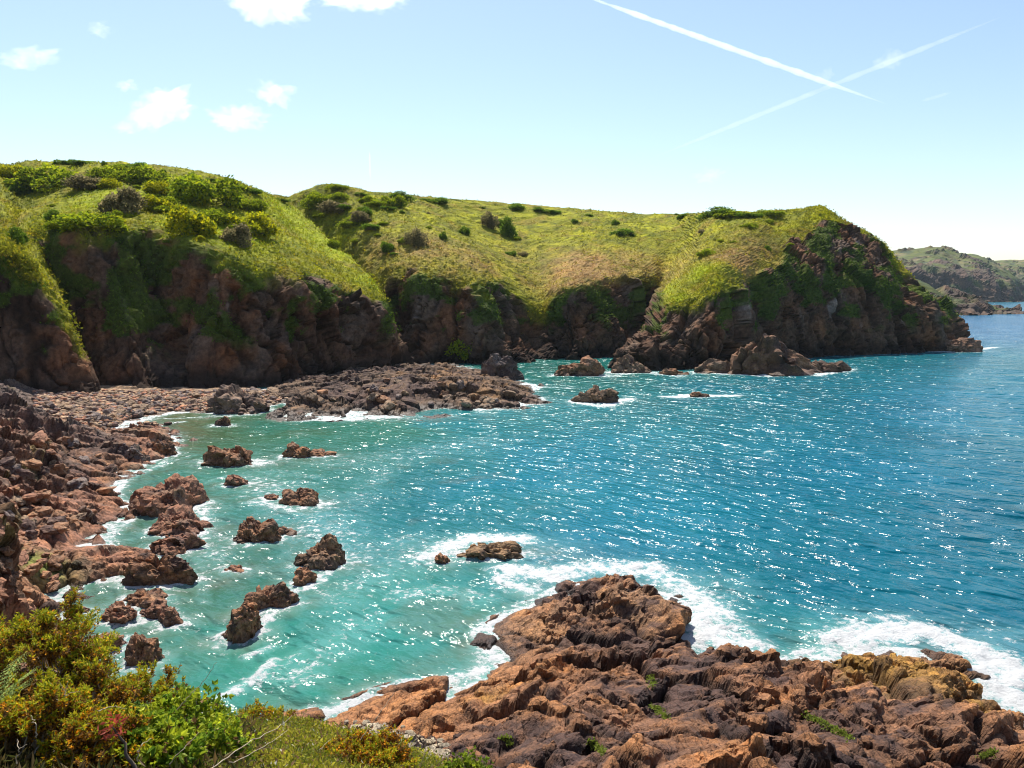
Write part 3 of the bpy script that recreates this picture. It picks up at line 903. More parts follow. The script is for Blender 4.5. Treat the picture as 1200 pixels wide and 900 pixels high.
def sea_rock(name, px, bot, w, top, label, cat='rock', seed=0, sub=5, tint=None, ang=0.0, depth=0.75, weed=0.0, skew=0.0, group=None, dark=0.1, peak=0.0):
    pf = at_z(px, bot, 0)
    d = pf[1]
    W = w * d / FPX
    th = math.atan2(CAM_H, d)
    vis = (bot - top) * d / FPX
    D = depth * W
    Hh = (vis - D * math.sin(th)) / math.cos(th)
    if Hh < 0.22 * W:
        D = max(0.4 * W, (vis - 0.22 * W) / math.sin(th))
        D = min(D, 1.3 * W)
        Hh = max(0.16 * W, (vis - D * math.sin(th)) / math.cos(th))
    Hh = min(Hh, 0.95 * W)
    cx, cy = pf[0], pf[1] + D * 0.5
    V, F = ico(sub)
    rg = np.random.default_rng(seed + 333)
    rad = np.full(len(V), 0.5, np.float32)
    for kk in range(7):                                   # union of overlapping lumps
        R = rg.uniform(0.38, 0.62)
        cc_ = rg.normal(size=3) * np.array([1, 1, 0.55]); cc_ *= R * rg.uniform(0.75, 0.97) / np.linalg.norm(cc_)
        dt = V @ cc_.astype(np.float32)
        rad = np.maximum(rad, dt + np.sqrt(np.maximum(R * R - cc_ @ cc_ + dt * dt, 0)))
    rad /= np.percentile(rad, 88)
    q = V * rad[:, None]
    q *= (1 + 0.16 * fbm(V * 1.8 + seed * 3.1, 3, seed))[:, None]
    q[:, 0] /= np.abs(q[:, 0]).max(); q[:, 1] /= np.abs(q[:, 1]).max()
    q[:, 2] = np.where(q[:, 2] > 0, q[:, 2] / q[:, 2].max(), q[:, 2])
    tp = 1 - peak * np.clip(q[:, 2], 0, 1) ** 0.8
    q[:, 0] *= tp; q[:, 1] *= tp
    q[:, 0] += skew * q[:, 2]
    foot = 1 + 0.15 * np.clip(-q[:, 2] + 0.25, 0, 1)
    ca, sa = math.cos(ang), math.sin(ang)
    x, y = q[:, 0] * foot * W * 0.49, q[:, 1] * foot * D * 0.5
    p = np.stack([x * ca - y * sa, x * sa + y * ca, q[:, 2] * Hh * 0.95 + 0.02 * Hh], 1).astype(np.float32)
    size = max(W * 0.26, 0.5)
    off = np.array([cx, cy, 0], np.float32)
    rl, rn, cr = rock_relief(p + off, size, seed * 7 + 3, az=0.5, dip=0.8, amps=(0.5, 0.20, 0.08), stretch=1.3)
    n = V / np.linalg.norm(V * np.array([1 / W, 1 / D, 1 / Hh]) * W, axis=1, keepdims=True)
    n /= np.linalg.norm(n, axis=1, keepdims=True)
    p = p + n * (rl * size * 0.70)[:, None]
    p[:, 2] = np.maximum(p[:, 2], -1.2)
    pw = p + off
    n2 = fbm(pw / (size * 0.8), 4, seed + 70)
    c = np.tile(RK_BROWN if tint is None else tint, (len(p), 1))
    c = mixc(c, RK_TAN, 0.6 * sstep(0.0, 0.5, n2))
    c = mixc(c, RK_DARK * 1.2, 0.85 * sstep(0.62 - dark * 0.3, 0.9 - dark * 0.3, rn + 0.2 * n2))
    if weed:
        c = mixc(c, RK_WEED, weed * sstep(-0.2, 0.4, n2))
    c *= (1 - 0.6 * np.clip(cr, 0, 1))[:, None]
    wet = sstep(0.18 * Hh + 0.2, 0.05, p[:, 2] + 0.2 * n2)
    c = mixc(c, c * 0.4, wet)
    ms = build_mesh(name, p, F, M_ROCK, np.hstack([c, wet[:, None] * 0.9]), smooth=False)
    o = link(name, ms, label, cat, group=group, loc=(cx, cy, 0))
    ROCK_SITES.append((cx, cy, W * 0.5, D * 0.5, ang))
    return o


GR = 'rocks standing in the water'
sea_rock('sea_rock', 268, 547, 80, 516, 'long brown rock in the green shallows nearest the shingle beach', seed=1, group=GR, depth=.5)
sea_rock('sea_rock', 344, 538, 40, 517, 'dark brown rock in the green shallows, joined to a flatter one on its right', seed=2, group=GR)
sea_rock('sea_rock', 374, 537, 34, 524, 'low flat dark rock joined to the right of a taller one in the green shallows', seed=3, group=GR, sub=4)
sea_rock('sea_rock', 274, 571, 34, 551, 'small pointed reddish rock washed by white foam, just below the long brown rock', seed=4, group=GR, sub=4, tint=RK_PINK)
sea_rock('sea_rock', 349, 594, 48, 567, 'rounded brown rock amid white foam with a low spur on its left', seed=5, group=GR)
sea_rock('sea_rock', 314, 587, 22, 577, 'low rock spur barely above the foam, left of the rounded brown rock', seed=6, group=GR, sub=4, tint=RK_PINK)
sea_rock('sea_rock', 294, 638, 62, 600, 'chunky brown rock with a low tail trailing off to its right', seed=7, group=GR)
sea_rock('sea_rock', 328, 628, 32, 614, 'low tail of rock on the right of a chunky brown rock', seed=8, group=GR, sub=4)
sea_rock('sea_rock', 370, 670, 66, 620, 'craggy tan rock with a pointed top, foam along its right side', seed=9, group=GR, tint=np.array([.28, .16, .09]))
sea_rock('sea_rock', 352, 688, 34, 661, 'dark lump of rock just below the craggy tan rock with a pointed top', seed=10, group=GR, sub=4)
sea_rock('sea_rock', 308, 724, 70, 671, 'upper block of the long slanting rock pair in the near cove', seed=11, group=GR, ang=0.5)
sea_rock('sea_rock', 274, 753, 56, 698, 'lower steep block of the long slanting rock pair in the near cove', seed=12, group=GR, ang=0.4)
sea_rock('sea_rock', 272, 673, 28, 659, 'little reddish rock alone in pale green water left of the slanting rocks', seed=13, group=GR, sub=4, tint=RK_PINK)
sea_rock('sea_rock', 184, 606, 96, 546, 'biggest reddish brown rock off the left shore, broad and humped', seed=14, group=GR, tint=RK_PINK, depth=.9)
sea_rock('sea_rock', 196, 630, 76, 585, 'right shoulder of the biggest reddish rock, facing the white foam', seed=141, group=GR, tint=RK_PINK, depth=.8)
sea_rock('sea_rock', 194, 652, 74, 614, 'brown rock at the foot of the biggest reddish rock', seed=15, group=GR, tint=RK_PINK)
sea_rock('sea_rock', 172, 692, 96, 636, 'squat brown rock with a dark overhanging front, beside pale foam', seed=16, group=GR, depth=.6, dark=.5)
sea_rock('sea_rock', 158, 714, 60, 684, 'dark low rock under the squat rock with the overhanging front', seed=17, group=GR, sub=4, dark=.8)
sea_rock('sea_rock', 138, 734, 58, 700, 'reddish slab of tilted rock in the near left cove', seed=18, group=GR, tint=RK_PINK)
sea_rock('sea_rock', 172, 727, 38, 698, 'upright reddish block on the right of a tilted slab', seed=19, group=GR, sub=4, tint=RK_PINK)
sea_rock('sea_rock', 194, 735, 34, 707, 'small sloping rock standing clear to the right of the tilted slabs', seed=20, group=GR, sub=4, tint=RK_PINK)
sea_rock('sea_rock', 155, 788, 46, 732, 'narrow tapering rock just above the gorse in the near cove', seed=21, group=GR, ang=.2, depth=1.1)
sea_rock('sea_rock', 100, 774, 72, 730, 'broad dark red rock half hidden behind the gorse', seed=22, group=GR, tint=RK_PINK * .8, depth=.9)
sea_rock('sea_rock', 85, 722, 34, 706, 'little red rock at the edge of the near inlet', seed=23, group=GR, sub=4, tint=RK_PINK)
sea_rock('sea_rock', 574, 657, 92, 630, 'rounded tan rock ringed by white surf in the middle of the bay', seed=24, group=GR, tint=np.array([.33, .20, .10]), depth=.5)
sea_rock('sea_rock', 516, 661, 21, 646, 'tiny dark rock in surf, left of the rounded tan rock', seed=25, group=GR, sub=4)
sea_rock('sea_rock', 702, 473, 60, 454, 'low brown rock awash with foam right of the rock platform', seed=26, group=GR, tint=np.array([.24, .14, .08]), depth=.5)
sea_rock('sea_rock', 682, 441, 68, 419, 'wedge shaped brown rock below the middle cliff recess', seed=27, group=GR, depth=.5)
sea_rock('sea_rock', 577, 447, 72, 411, 'dark upright block at the cliff foot behind the rock platform', seed=28, group=GR, dark=.9, tint=RK_GREY, peak=.15, depth=.4)
sea_rock('sea_rock', 820, 465, 24, 459, 'wave washed reef showing through a patch of foam', seed=29, group=GR, sub=4)
sea_rock('sea_rock', 905, 440, 150, 390, 'large peaked brown rock below the headland, highest of those in the bay', seed=30, group=GR, tint=np.array([.25, .13, .07]), depth=.5, dark=.5, peak=.5)
sea_rock('sea_rock', 960, 437, 84, 421, 'low right flank of rock trailing from the large peaked rock', seed=31, group=GR, tint=np.array([.22, .13, .08]), depth=.5)
sea_rock('sea_rock', 845, 438, 62, 421, 'low left flank of rock beside the large peaked rock', seed=32, group=GR, tint=np.array([.26, .16, .10]), depth=.5)
sea_rock('sea_rock', 790, 440, 40, 431, 'flat rock at the water edge below the ridge of the headland', seed=33, group=GR, sub=4, depth=.5)
sea_rock('sea_rock', 742, 438, 60, 412, 'jagged pale brown rock at the foot of the grassy spur', seed=34, group=GR, tint=np.array([.30, .17, .10]), depth=.5, peak=.6)
sea_rock('sea_rock', 1128, 413, 62, 397, 'brown rocks at the very tip of the headland, ringed by foam', seed=35, group=GR, tint=np.array([.28, .16, .10]), depth=.5)
sea_rock('sea_rock', 258, 500, 24, 486, 'small dark rock in green water right of the shingle beach', seed=36, group=GR, sub=4, dark=.8)
sea_rock('sea_rock', 152, 507, 13, 495, 'lone dark stone at the lapping edge of the shingle beach', seed=37, group=GR, sub=4, dark=1)
sea_rock('sea_rock', 272, 485, 84, 447, 'ragged rock heap at the right end of the shingle beach', seed=38, group=GR, tint=np.array([.26, .17, .12]), depth=.6, dark=.5)
sea_rock('sea_rock', 338, 484, 34, 465, 'small ragged rock between the rock heap and the platform', seed=39, group=GR, sub=4, tint=np.array([.26, .17, .12]))
sea_rock('sea_rock', 182, 537, 42, 510, 'dark split rock at the outer tip of the left shore spur', seed=40, group=GR, dark=.6)
sea_rock('sea_rock', 148, 546, 44, 516, 'square block with a pale flat top on the left shore spur', seed=41, group=GR, tint=RK_GREY * 1.2, dark=.4)

# ---------------------------------------------------------------- boulders on the shores
BOULDERS = []
for k in range(7):
    V, F = ico(3)
    q = V.copy()
    m = np.max(np.abs(q @ np.linalg.qr(RNG.normal(size=(3, 3)))[0].astype(np.float32)), axis=1, keepdims=True)
    q = lerp(q, q / m * 0.8, 0.85)
    q *= (1 + 0.2 * fbm(V * 1.1 + k * 5, 3, k + 900))[:, None]
    rl, rn, cr = rock_relief(q * 1.0, 0.9, 910 + k, stretch=1.2)
    q = q + V * (rl * 0.45)[:, None]
    q *= np.array([1.0, 0.8 + 0.1 * (k % 3), 0.55 + 0.1 * (k % 4)])
    c = np.tile([RK_PINK, RK_BROWN, RK_TAN, RK_GREY * 1.3, RK_BROWN * 1.1, RK_TAN * .8, RK_DARK * 1.6][k], (len(q), 1))
    c = mixc(c, RK_TAN, 0.5 * sstep(0.3, 0.8, rn))
    BOULDERS.append(build_mesh('boulder', q, F, M_ROCK, np.hstack([c, np.zeros((len(c), 1))]), smooth=False))


def scatter_boulders(poly_px, n, smin, smax, bv, zmin, zmax, label, cat, group, kinds, tone_seed):
    rr = random.Random(tone_seed)
    xs = [p[0] for p in poly_px]; ys = [p[1] for p in poly_px]
    done = tries = 0

    def inside(x, y):
        r = False
        j = len(poly_px) - 1
        for i in range(len(poly_px)):
            xi, yi = poly_px[i]; xj, yj = poly_px[j]
            if (yi > y) != (yj > y) and x < (xj - xi) * (y - yi) / (yj - yi) + xi:
                r = not r
            j = i
        return r
    while done < n and tries < n * 20:
        tries += 1
        px, py = rr.uniform(min(xs), max(xs)), rr.uniform(min(ys), max(ys))
        if not inside(px, py):
            continue
        h = cast(bv, px, py)
        if h is None or not (zmin < h.z < zmax):
            continue
        s_px = smin + (smax - smin) * rr.random() ** 2.5
        s = s_px * h.y / FPX * 0.55
        o = link('boulder', rr.choice([BOULDERS[k] for k in kinds]), label, cat, group=group, loc=(h.x, h.y, h.z + s * 0.15))
        o.rotation_euler = (rr.uniform(-.5, .5), rr.uniform(-.5, .5), rr.uniform(0, 6.28))
        o.scale = (s * rr.uniform(.85, 1.3), s * rr.uniform(.8, 1.1), s * rr.uniform(.7, 1.1))
        done += 1


scatter_boulders([(5, 500), (60, 500), (130, 530), (150, 545), (110, 600), (100, 625), (60, 640), (5, 640)], 60, 8, 24, BV_LEFT, 0.6, 7,
                 'angular brown boulder lying among others on the rocky left shore', 'boulder', 'boulders on the left shore', (0, 1, 2, 3, 4, 6), 1)
scatter_boulders([(5, 640), (70, 640), (60, 700), (5, 715)], 22, 10, 22, BV_LEFT, 0.4, 5,
                 'reddish boulder on the low rocks just above the gorse bush', 'boulder', 'boulders above the gorse', (0, 1, 4), 2)
scatter_boulders([(50, 478), (130, 470), (330, 458), (330, 474), (240, 482), (150, 494), (100, 500)], 120, 8, 14, BV_LEFT, 0.3, 4,
                 'pale rounded boulder on the shingle beach under the dark cliff', 'boulder', 'boulders on the shingle beach', (2, 5, 3, 2), 3)
scatter_boulders([(345, 462), (480, 440), (560, 450), (620, 460), (600, 474), (480, 480), (360, 474)], 26, 8, 16, BV_PLAT, 0.6, 8,
                 'broken slab lying on the flat rock platform', 'boulder', 'slabs on the rock platform', (2, 3, 5, 1), 4)


# ---------------------------------------------------------------- the sea
def seg_dist(X, Y, pts):
    d = np.full(X.shape, 1e9)
    for (x0, y0), (x1, y1) in zip(pts[:-1], pts[1:]):
        dx, dy = x1 - x0, y1 - y0
        t = np.clip(((X - x0) * dx + (Y - y0) * dy) / (dx * dx + dy * dy + 1e-9), 0, 1)
        d = np.minimum(d, np.hypot(X - x0 - t * dx, Y - y0 - t * dy))
    return d


def make_sea():
    az = np.concatenate([np.linspace(-1.25, -0.62, 30, endpoint=False), np.linspace(-0.62, 0.62, 660, endpoint=False), np.linspace(0.62, 1.25, 30)])
    pys = np.concatenate([np.array([340.4, 341.5, 343, 346, 349]), np.linspace(352, 430, 80, endpoint=False), np.linspace(430, 560, 150, endpoint=False), np.linspace(560, 860, 220, endpoint=False), np.linspace(860, 1000, 30)])
    r = np.array([at_z(600, p, 0)[1] for p in pys])
    R, Az = np.meshgrid(r, az, indexing='ij')
    X, Y = R * np.sin(Az), R * np.cos(Az)
    nr, nc = R.shape
    x, y = X.ravel(), Y.ravel()
    p = np.stack([x, y, np.zeros_like(x)], 1).astype(np.float32)
    # swell running into the bay, smaller wind waves on top
    def waves(th, lx, ly, seed):
        c, s = math.cos(th), math.sin(th)
        return perlin(np.stack([(x * c + y * s) / lx, (-x * s + y * c) / ly, np.full_like(x, seed * 1.7)], 1), seed)
    rr = R.ravel()
    z = 0.30 * waves(-0.65, 14, 5.2, 1) * sstep(900, 200, rr)
    z += 0.42 * waves(-0.40, 24, 8.5, 4) * sstep(110, 240, rr) * sstep(2500, 900, rr)
    z += 0.30 * waves(-0.75, 11, 5.0, 5) * sstep(110, 200, rr) * sstep(1200, 500, rr)
    z += 0.20 * waves(-0.55, 6.0, 2.4, 2) * sstep(300, 90, rr)
    z += 0.10 * waves(-0.75, 2.6, 1.2, 3) * sstep(140, 50, rr)
    p[:, 2] = z
    # water colour by what lies below: sand, weed, deep water
    anchors = [(250, 500, 78, 128, 84), (180, 500, 120, 130, 88), (400, 500, 62, 148, 122), (300, 560, 84, 162, 142), (150, 700, 72, 138, 116), (120, 660, 80, 140, 118), (450, 600, 56, 158, 166),
               (300, 790, 68, 164, 146), (450, 740, 62, 166, 156), (420, 800, 56, 160, 142), (560, 790, 80, 160, 150), (650, 540, 14, 138, 162), (800, 600, 0, 128, 152), (1000, 650, 0, 116, 140),
               (1150, 600, 0, 104, 128), (1100, 480, 10, 124, 150), (700, 440, 14, 118, 112), (640, 440, 20, 118, 100), (900, 450, 16, 122, 140), (1150, 385, 44, 120, 166),
               (870, 750, 20, 126, 140), (930, 770, 50, 150, 150), (600, 490, 34, 142, 150), (720, 640, 10, 130, 158), (1190, 740, 0, 104, 128), (1000, 560, 0, 120, 148)]
    AP = np.array([at_z(a[0], a[1])[:2] for a in anchors])
    AC = np.array([srgb(*a[2:]) * (0.43 if a[0] < 600 else 0.52) for a in anchors])
    fx, fy = x / y, np.log(np.maximum(y, 5))
    ax, ay = AP[:, 0] / AP[:, 1], np.log(AP[:, 1])
    wob = 0.10 * fbm(p / 18.0, 4, 77)
    num = np.zeros((len(x), 3)); den = np.zeros(len(x))
    for i in range(len(anchors)):
        w = 1.0 / (((fx - ax[i] + wob) ** 2 + (0.75 * (fy - ay[i] + wob)) ** 2) + 0.004) ** 1.5
        num += w[:, None] * AC[i]; den += w
    c = num / den[:, None]
    # drifting weed and sunken reef, darker or redder patches in the shallows
    reef = sstep(0.28, 0.55, fbm(p / 9.0, 4, 81)) * sstep(150, 90, rr) * sstep(0.10, -0.05, fx) * 0.35
    c = mixc(c, np.array([0.10, 0.12, 0.09]), reef)
    c = c * (1 + 0.16 * fbm(p / 30.0, 3, 83))[:, None]
    # foam
    foam = np.zeros(len(x))
    shallow = np.zeros(len(x))
    for (cx, cy, a, b, an) in ROCK_SITES:
        m = np.hypot(x - cx, y - cy) < (max(a, b) * 3 + 10)
        if not m.any():
            continue
        dx, dy = x[m] - cx, y[m] - cy
        ca, sa = math.cos(an), math.sin(an)
        lx, ly = dx * ca + dy * sa, -dx * sa + dy * ca
        e = np.sqrt((lx / a) ** 2 + (ly / b) ** 2)
        dist = (e - 0.95) * min(a, b)
        wd = 1.0 + 0.16 * math.sqrt(cy / 60.0) * (a ** 0.5)
        foam[m] = np.maximum(foam[m], 0.75 * np.exp(-np.clip(dist, 0, None) / wd))
        shallow[m] = np.maximum(shallow[m], np.exp(-np.clip(dist, 0, None) / (1.2 + 0.3 * a)))
    for Hf, xr, yr in ((H_RIGHT, (-30, 75), (19, 76)), (H_LEFT, (-190, -15), (42, 200)), (H_PLAT, (-95, 25), (148, 262))):
        m = (x > xr[0]) & (x < xr[1]) & (y > yr[0]) & (y < yr[1])
        h = Hf(x[m], y[m])
        foam[m] = np.maximum(foam[m], 0.80 * np.exp(-np.clip(-h - 0.05, 0, None) / 0.34))
        shallow[m] = np.maximum(shallow[m], np.exp(-np.clip(-h, 0, None) / 0.8))
    base = ctrl[:, 1, :2]
    m = (y > 150) & (y < 420)
    d = seg_dist(x[m], y[m], [tuple(q) for q in base[4:29]])
    foam[m] = np.maximum(foam[m], 0.42 * np.exp(-np.clip(d - 1.0, 0, None) / 1.6))
    # surf patches and foam streaks, laid where the swell breaks
    def px_line(pts):
        return [tuple(at_z(a, b)[:2]) for a, b in pts]
    surf = [([(505, 655), (530, 640), (560, 632), (610, 632)], 2.6, 0.95), ([(600, 668), (650, 672), (690, 665), (760, 668)], 2.6, 0.95), ([(590, 680), (620, 690)], 1.6, .8),
            ([(770, 672), (820, 700), (850, 735), (870, 755)], 2.4, .85), ([(820, 720), (845, 755)], 2.6, 1.0), ([(830, 740), (890, 760)], 1.6, .8),
            ([(985, 752), (1030, 742), (1090, 742), (1150, 765), (1200, 790)], 2.3, 1.05), ([(1150, 790), (1180, 810), (1230, 845)], 2.2, 1.1), ([(990, 730), (1060, 726)], 1.8, .6), ([(940, 768), (990, 760)], 1.6, .7),
            ([(1160, 775), (1200, 800), (1240, 810)], 2.4, 1.1),
            ([(672, 470), (702, 476), (738, 468)], 2.4, .9), ([(782, 464), (820, 463), (860, 464)], 2.6, 1.0), ([(640, 455), (668, 456)], 2, .6), ([(640, 468), (690, 470)], 1.5, .5),
            ([(700, 440), (760, 438), (800, 441)], 2, .7), ([(900, 440), (960, 440), (1000, 433)], 2.2, .85), ([(1100, 412), (1150, 410), (1170, 406)], 2.6, .9), ([(560, 482), (640, 466)], 2.0, .6),
            ([(470, 488), (530, 487)], 1.6, .6), ([(165, 492), (240, 488), (300, 486)], 1.2, .7), ([(150, 499), (180, 500), (215, 494)], 1.1, .7),
            ([(205, 527), (190, 545), (150, 560), (130, 585), (128, 600)], 1.3, .65), ([(205, 645), (235, 632), (240, 600)], 1.6, .75), ([(215, 670), (200, 690)], 1.3, .6),
            ([(290, 575), (330, 555), (370, 560)], 1.5, .5), ([(300, 590), (345, 598), (385, 590)], 2.0, .72), ([(335, 600), (370, 606)], 1.3, .6), ([(390, 640), (402, 655), (370, 685), (330, 700), (300, 745)], 1.1, .75),
            ([(195, 542), (230, 535)], 1.2, .5), ([(245, 565), (265, 558)], 1.0, .5), ([(310, 540), (395, 545), (440, 540)], 1.5, .42), ([(235, 690), (240, 705)], 1.0, .4),
            ([(245, 825), (275, 808), (300, 795), (320, 775)], 0.75, .80), ([(290, 768), (315, 760)], 0.7, .75), ([(300, 800), (345, 770), (400, 745), (440, 720)], 1.1, .50), ([(470, 700), (520, 690), (560, 700)], 2.4, .52),
            ([(400, 600), (440, 560), (470, 540)], 4.0, .38), ([(560, 760), (600, 775)], 1.0, .6), ([(420, 815), (520, 798)], 0.9, .55), ([(560, 740), (600, 715), (640, 690)], 1.1, .6), ([(110, 640), (150, 632)], 1.0, .6),
            ([(420, 660), (470, 640), (500, 650)], 2.0, .4), ([(890, 770), (940, 770)], 1.0, .5), ([(300, 560), (380, 610), (400, 660)], 7, .50), ([(230, 600), (240, 660)], 4, .52), ([(400, 700), (470, 660)], 5, .46), ([(480, 640), (640, 640)], 6, .46), ([(350, 790), (430, 730)], 3, .48), ([(650, 660), (840, 690)], 5, .48), ([(1000, 735), (1200, 750)], 5, .48), ([(420, 540), (560, 520)], 9, .40)]
    for pts, wd, k in surf:
        L = px_line(pts)
        lx = np.array(L)
        mm = (x > lx[:, 0].min() - 16) & (x < lx[:, 0].max() + 16) & (y > lx[:, 1].min() - 16) & (y < lx[:, 1].max() + 16)
        if mm.any():
            d = seg_dist(x[mm], y[mm], L)
            foam[mm] = np.maximum(foam[mm], k * np.exp(-(d / wd) ** 2))
    caps = sstep(0.62, 0.95, fbm(np.stack([x / 7.0, y / 3.2, 0 * x], 1), 3, 91)) * sstep(60, 120, rr)
    foam = np.maximum(foam, 0.75 * caps)
    # sunken rock shows through the clear shallows
    c = mixc(c, np.array([0.13, 0.12, 0.075]), np.clip(shallow * 0.5 * (0.9 + fbm(p / 2.5, 3, 85)), 0, 0.7) * sstep(220, 120, rr))
    # turquoise milk of bubbles round the breaking water
    c = mixc(c, np.array([0.22, 0.46, 0.44]), np.clip((foam - 0.2) * 0.6, 0, 0.5))
    F = grid_faces(nr, nc)

    m, nt, b = new_mat('sea_water')
    at = node(nt, 'ShaderNodeAttribute', attribute_name='col')
    geo = node(nt, 'ShaderNodeNewGeometry')
    pos = geo.outputs['Position']
    b.inputs['Roughness'].default_value = 0.16
    b.inputs['IOR'].default_value = 1.33
    b.inputs['Specular IOR Level'].default_value = 0.27
    nt.links.new(at.outputs['Color'], b.inputs['Base Color'])
    w1 = noise_tex(nt, pos, 0.30, 1, 0.5, stretch=(0.50, 1.0, 1.0, 0.62))
    w2 = noise_tex(nt, pos, 0.85, 1, 0.5, stretch=(0.50, 1.0, 1.0, 0.75))
    w3 = noise_tex(nt, pos, 2.6, 2, 0.5, stretch=(0.6, 1.0, 1.0, 0.55))
    mA = node(nt, 'ShaderNodeMath', operation='MULTIPLY'); mA.inputs[1].default_value = 1.5
    mB = node(nt, 'ShaderNodeMath', operation='MULTIPLY'); mB.inputs[1].default_value = 0.84
    mC = node(nt, 'ShaderNodeMath', operation='MULTIPLY'); mC.inputs[1].default_value = 0.15
    nt.links.new(w1.outputs['Fac'], mA.inputs[0]); nt.links.new(w2.outputs['Fac'], mB.inputs[0]); nt.links.new(w3.outputs['Fac'], mC.inputs[0])
    s1 = node(nt, 'ShaderNodeMath', operation='ADD'); s2 = node(nt, 'ShaderNodeMath', operation='ADD')
    nt.links.new(mA.outputs[0], s1.inputs[0]); nt.links.new(mB.outputs[0], s1.inputs[1])
    nt.links.new(s1.outputs[0], s2.inputs[0]); nt.links.new(mC.outputs[0], s2.inputs[1])
    bp = node(nt, 'ShaderNodeBump')
    bp.inputs['Strength'].default_value = 1.0
    bp.inputs['Distance'].default_value = 1.0
    nt.links.new(s2.outputs[0], bp.inputs['Height'])
    nt.links.new(bp.outputs['Normal'], b.inputs['Normal'])
    fo = node(nt, 'ShaderNodeBsdfPrincipled')
    fo.inputs['Roughness'].default_value = 0.9
    fo.inputs['Base Color'].default_value = (0.66, 0.67, 0.67, 1)
    f1 = noise_tex(nt, pos, 1.1, 9, 0.78)
    f2 = noise_tex(nt, pos, 0.22, 4, 0.6, stretch=(0.6, 1, 1, 0.4))
    ad = node(nt, 'ShaderNodeMath', operation='MULTIPLY_ADD')
    ad.inputs[1].default_value = 0.55
    nt.links.new(f2.outputs['Fac'], ad.inputs[0])
    fx2 = node(nt, 'ShaderNodeMath', operation='MULTIPLY'); fx2.inputs[1].default_value = 3.0
    nt.links.new(f1.outputs['Fac'], fx2.inputs[0]); nt.links.new(fx2.outputs[0], ad.inputs[2])       # mean about 1.32
    th = node(nt, 'ShaderNodeMath', operation='ADD')
    nt.links.new(at.outputs['Alpha'], th.inputs[0]); nt.links.new(ad.outputs[0], th.inputs[1])
    mr = node(nt, 'ShaderNodeMapRange', interpolation_type='SMOOTHSTEP')
    mr.inputs['From Min'].default_value = 2.30
    mr.inputs['From Max'].default_value = 2.66
    nt.links.new(th.outputs[0], mr.inputs['Value'])
    bf = node(nt, 'ShaderNodeBump'); bf.inputs['Distance'].default_value = 0.6
    nt.links.new(f1.outputs['Fac'], bf.inputs['Height']); nt.links.new(bf.outputs['Normal'], fo.inputs['Normal'])
    mx = node(nt, 'ShaderNodeMixShader')
    nt.links.new(mr.outputs['Result'], mx.inputs['Fac'])
    nt.links.new(b.outputs['BSDF'], mx.inputs[1]); nt.links.new(fo.outputs['BSDF'], mx.inputs[2])
    nt.links.new(mx.outputs['Shader'], nt.nodes['Material Output'].inputs['Surface'])
    p[:, 2] += np.clip(foam - 0.3, 0, 1) * (0.25 + 0.35 * fbm(p / 1.6, 4, 88)) * sstep(220, 60, rr)
    ms = build_mesh('sea', p, F[:, ::-1], m, np.hstack([c, foam[:, None]]), smooth=True)
    return link('sea', ms, 'turquoise to deep blue sea glittering in the sun', 'sea', 'structure')


make_sea()

# ---------------------------------------------------------------- foliage builders
def rand_dirs(n, up=0.0):
    d = RNG.normal(size=(n, 3))
    d[:, 2] += up
    return d / np.linalg.norm(d, axis=1, keepdims=True)


def leaf_quads(Pn, D, L, W, col, fold=0.25):
    """pointed leaves: base, two sides, tip -> two triangles each, folded along the midrib"""
    n = len(Pn)
    up = rand_dirs(n)
    S_ = np.cross(D, up); S_ /= np.linalg.norm(S_, axis=1, keepdims=True) + 1e-9
    Nn = np.cross(S_, D)
    L = np.broadcast_to(np.asarray(L, float), (n,))[:, None]
    W = np.broadcast_to(np.asarray(W, float), (n,))[:, None]
    b = Pn
    t = Pn + D * L
    m = Pn + D * L * 0.45 + Nn * W * fold
    l, r = m + S_ * W * 0.5, m - S_ * W * 0.5
    V = np.stack([b, l, t, r], 1).reshape(-1, 3)
    i = np.arange(n) * 4
    F = np.concatenate([np.stack([i, i + 1, i + 2], 1), np.stack([i, i + 2, i + 3], 1)], 0)
    return V, F, np.repeat(col, 4, 0)


def merge(parts):
    V, F, Cc, o = [], [], [], 0
    for v, f, c in parts:
        V.append(v); F.append(f + o); Cc.append(c); o += len(v)
    return np.concatenate(V), np.concatenate(F), np.concatenate(Cc)


def tube(pts, r0, r1, sides=5):
    pts = np.asarray(pts, float)
    n = len(pts)
    V = []
    for i, q in enumerate(pts):
        d = pts[min(i + 1, n - 1)] - pts[max(i - 1, 0)]
        d /= np.linalg.norm(d) + 1e-9
        a = np.cross(d, [0.31, 0.2, 0.93]); a /= np.linalg.norm(a)
        b = np.cross(d, a)
        r = r0 + (r1 - r0) * i / (n - 1)
        for k in range(sides):
            an = 2 * math.pi * k / sides
            V.append(q + r * (math.cos(an) * a + math.sin(an) * b))
    F = []
    for i in range(n - 1):
        for k in range(sides):
            a0, a1 = i * sides + k, i * sides + (k + 1) % sides
            F.append([a0, a1, a1 + sides]); F.append([a0, a1 + sides, a0 + sides])
    return np.array(V), np.array(F)


def crooked(p0, p1, n=6, j=0.08):
    p0, p1 = np.asarray(p0, float), np.asarray(p1, float)
    L = np.linalg.norm(p1 - p0)
    out = [p0 + (p1 - p0) * t + RNG.normal(size=3) * j * L * math.sin(math.pi * t) for t in np.linspace(0, 1, n)]
    return out


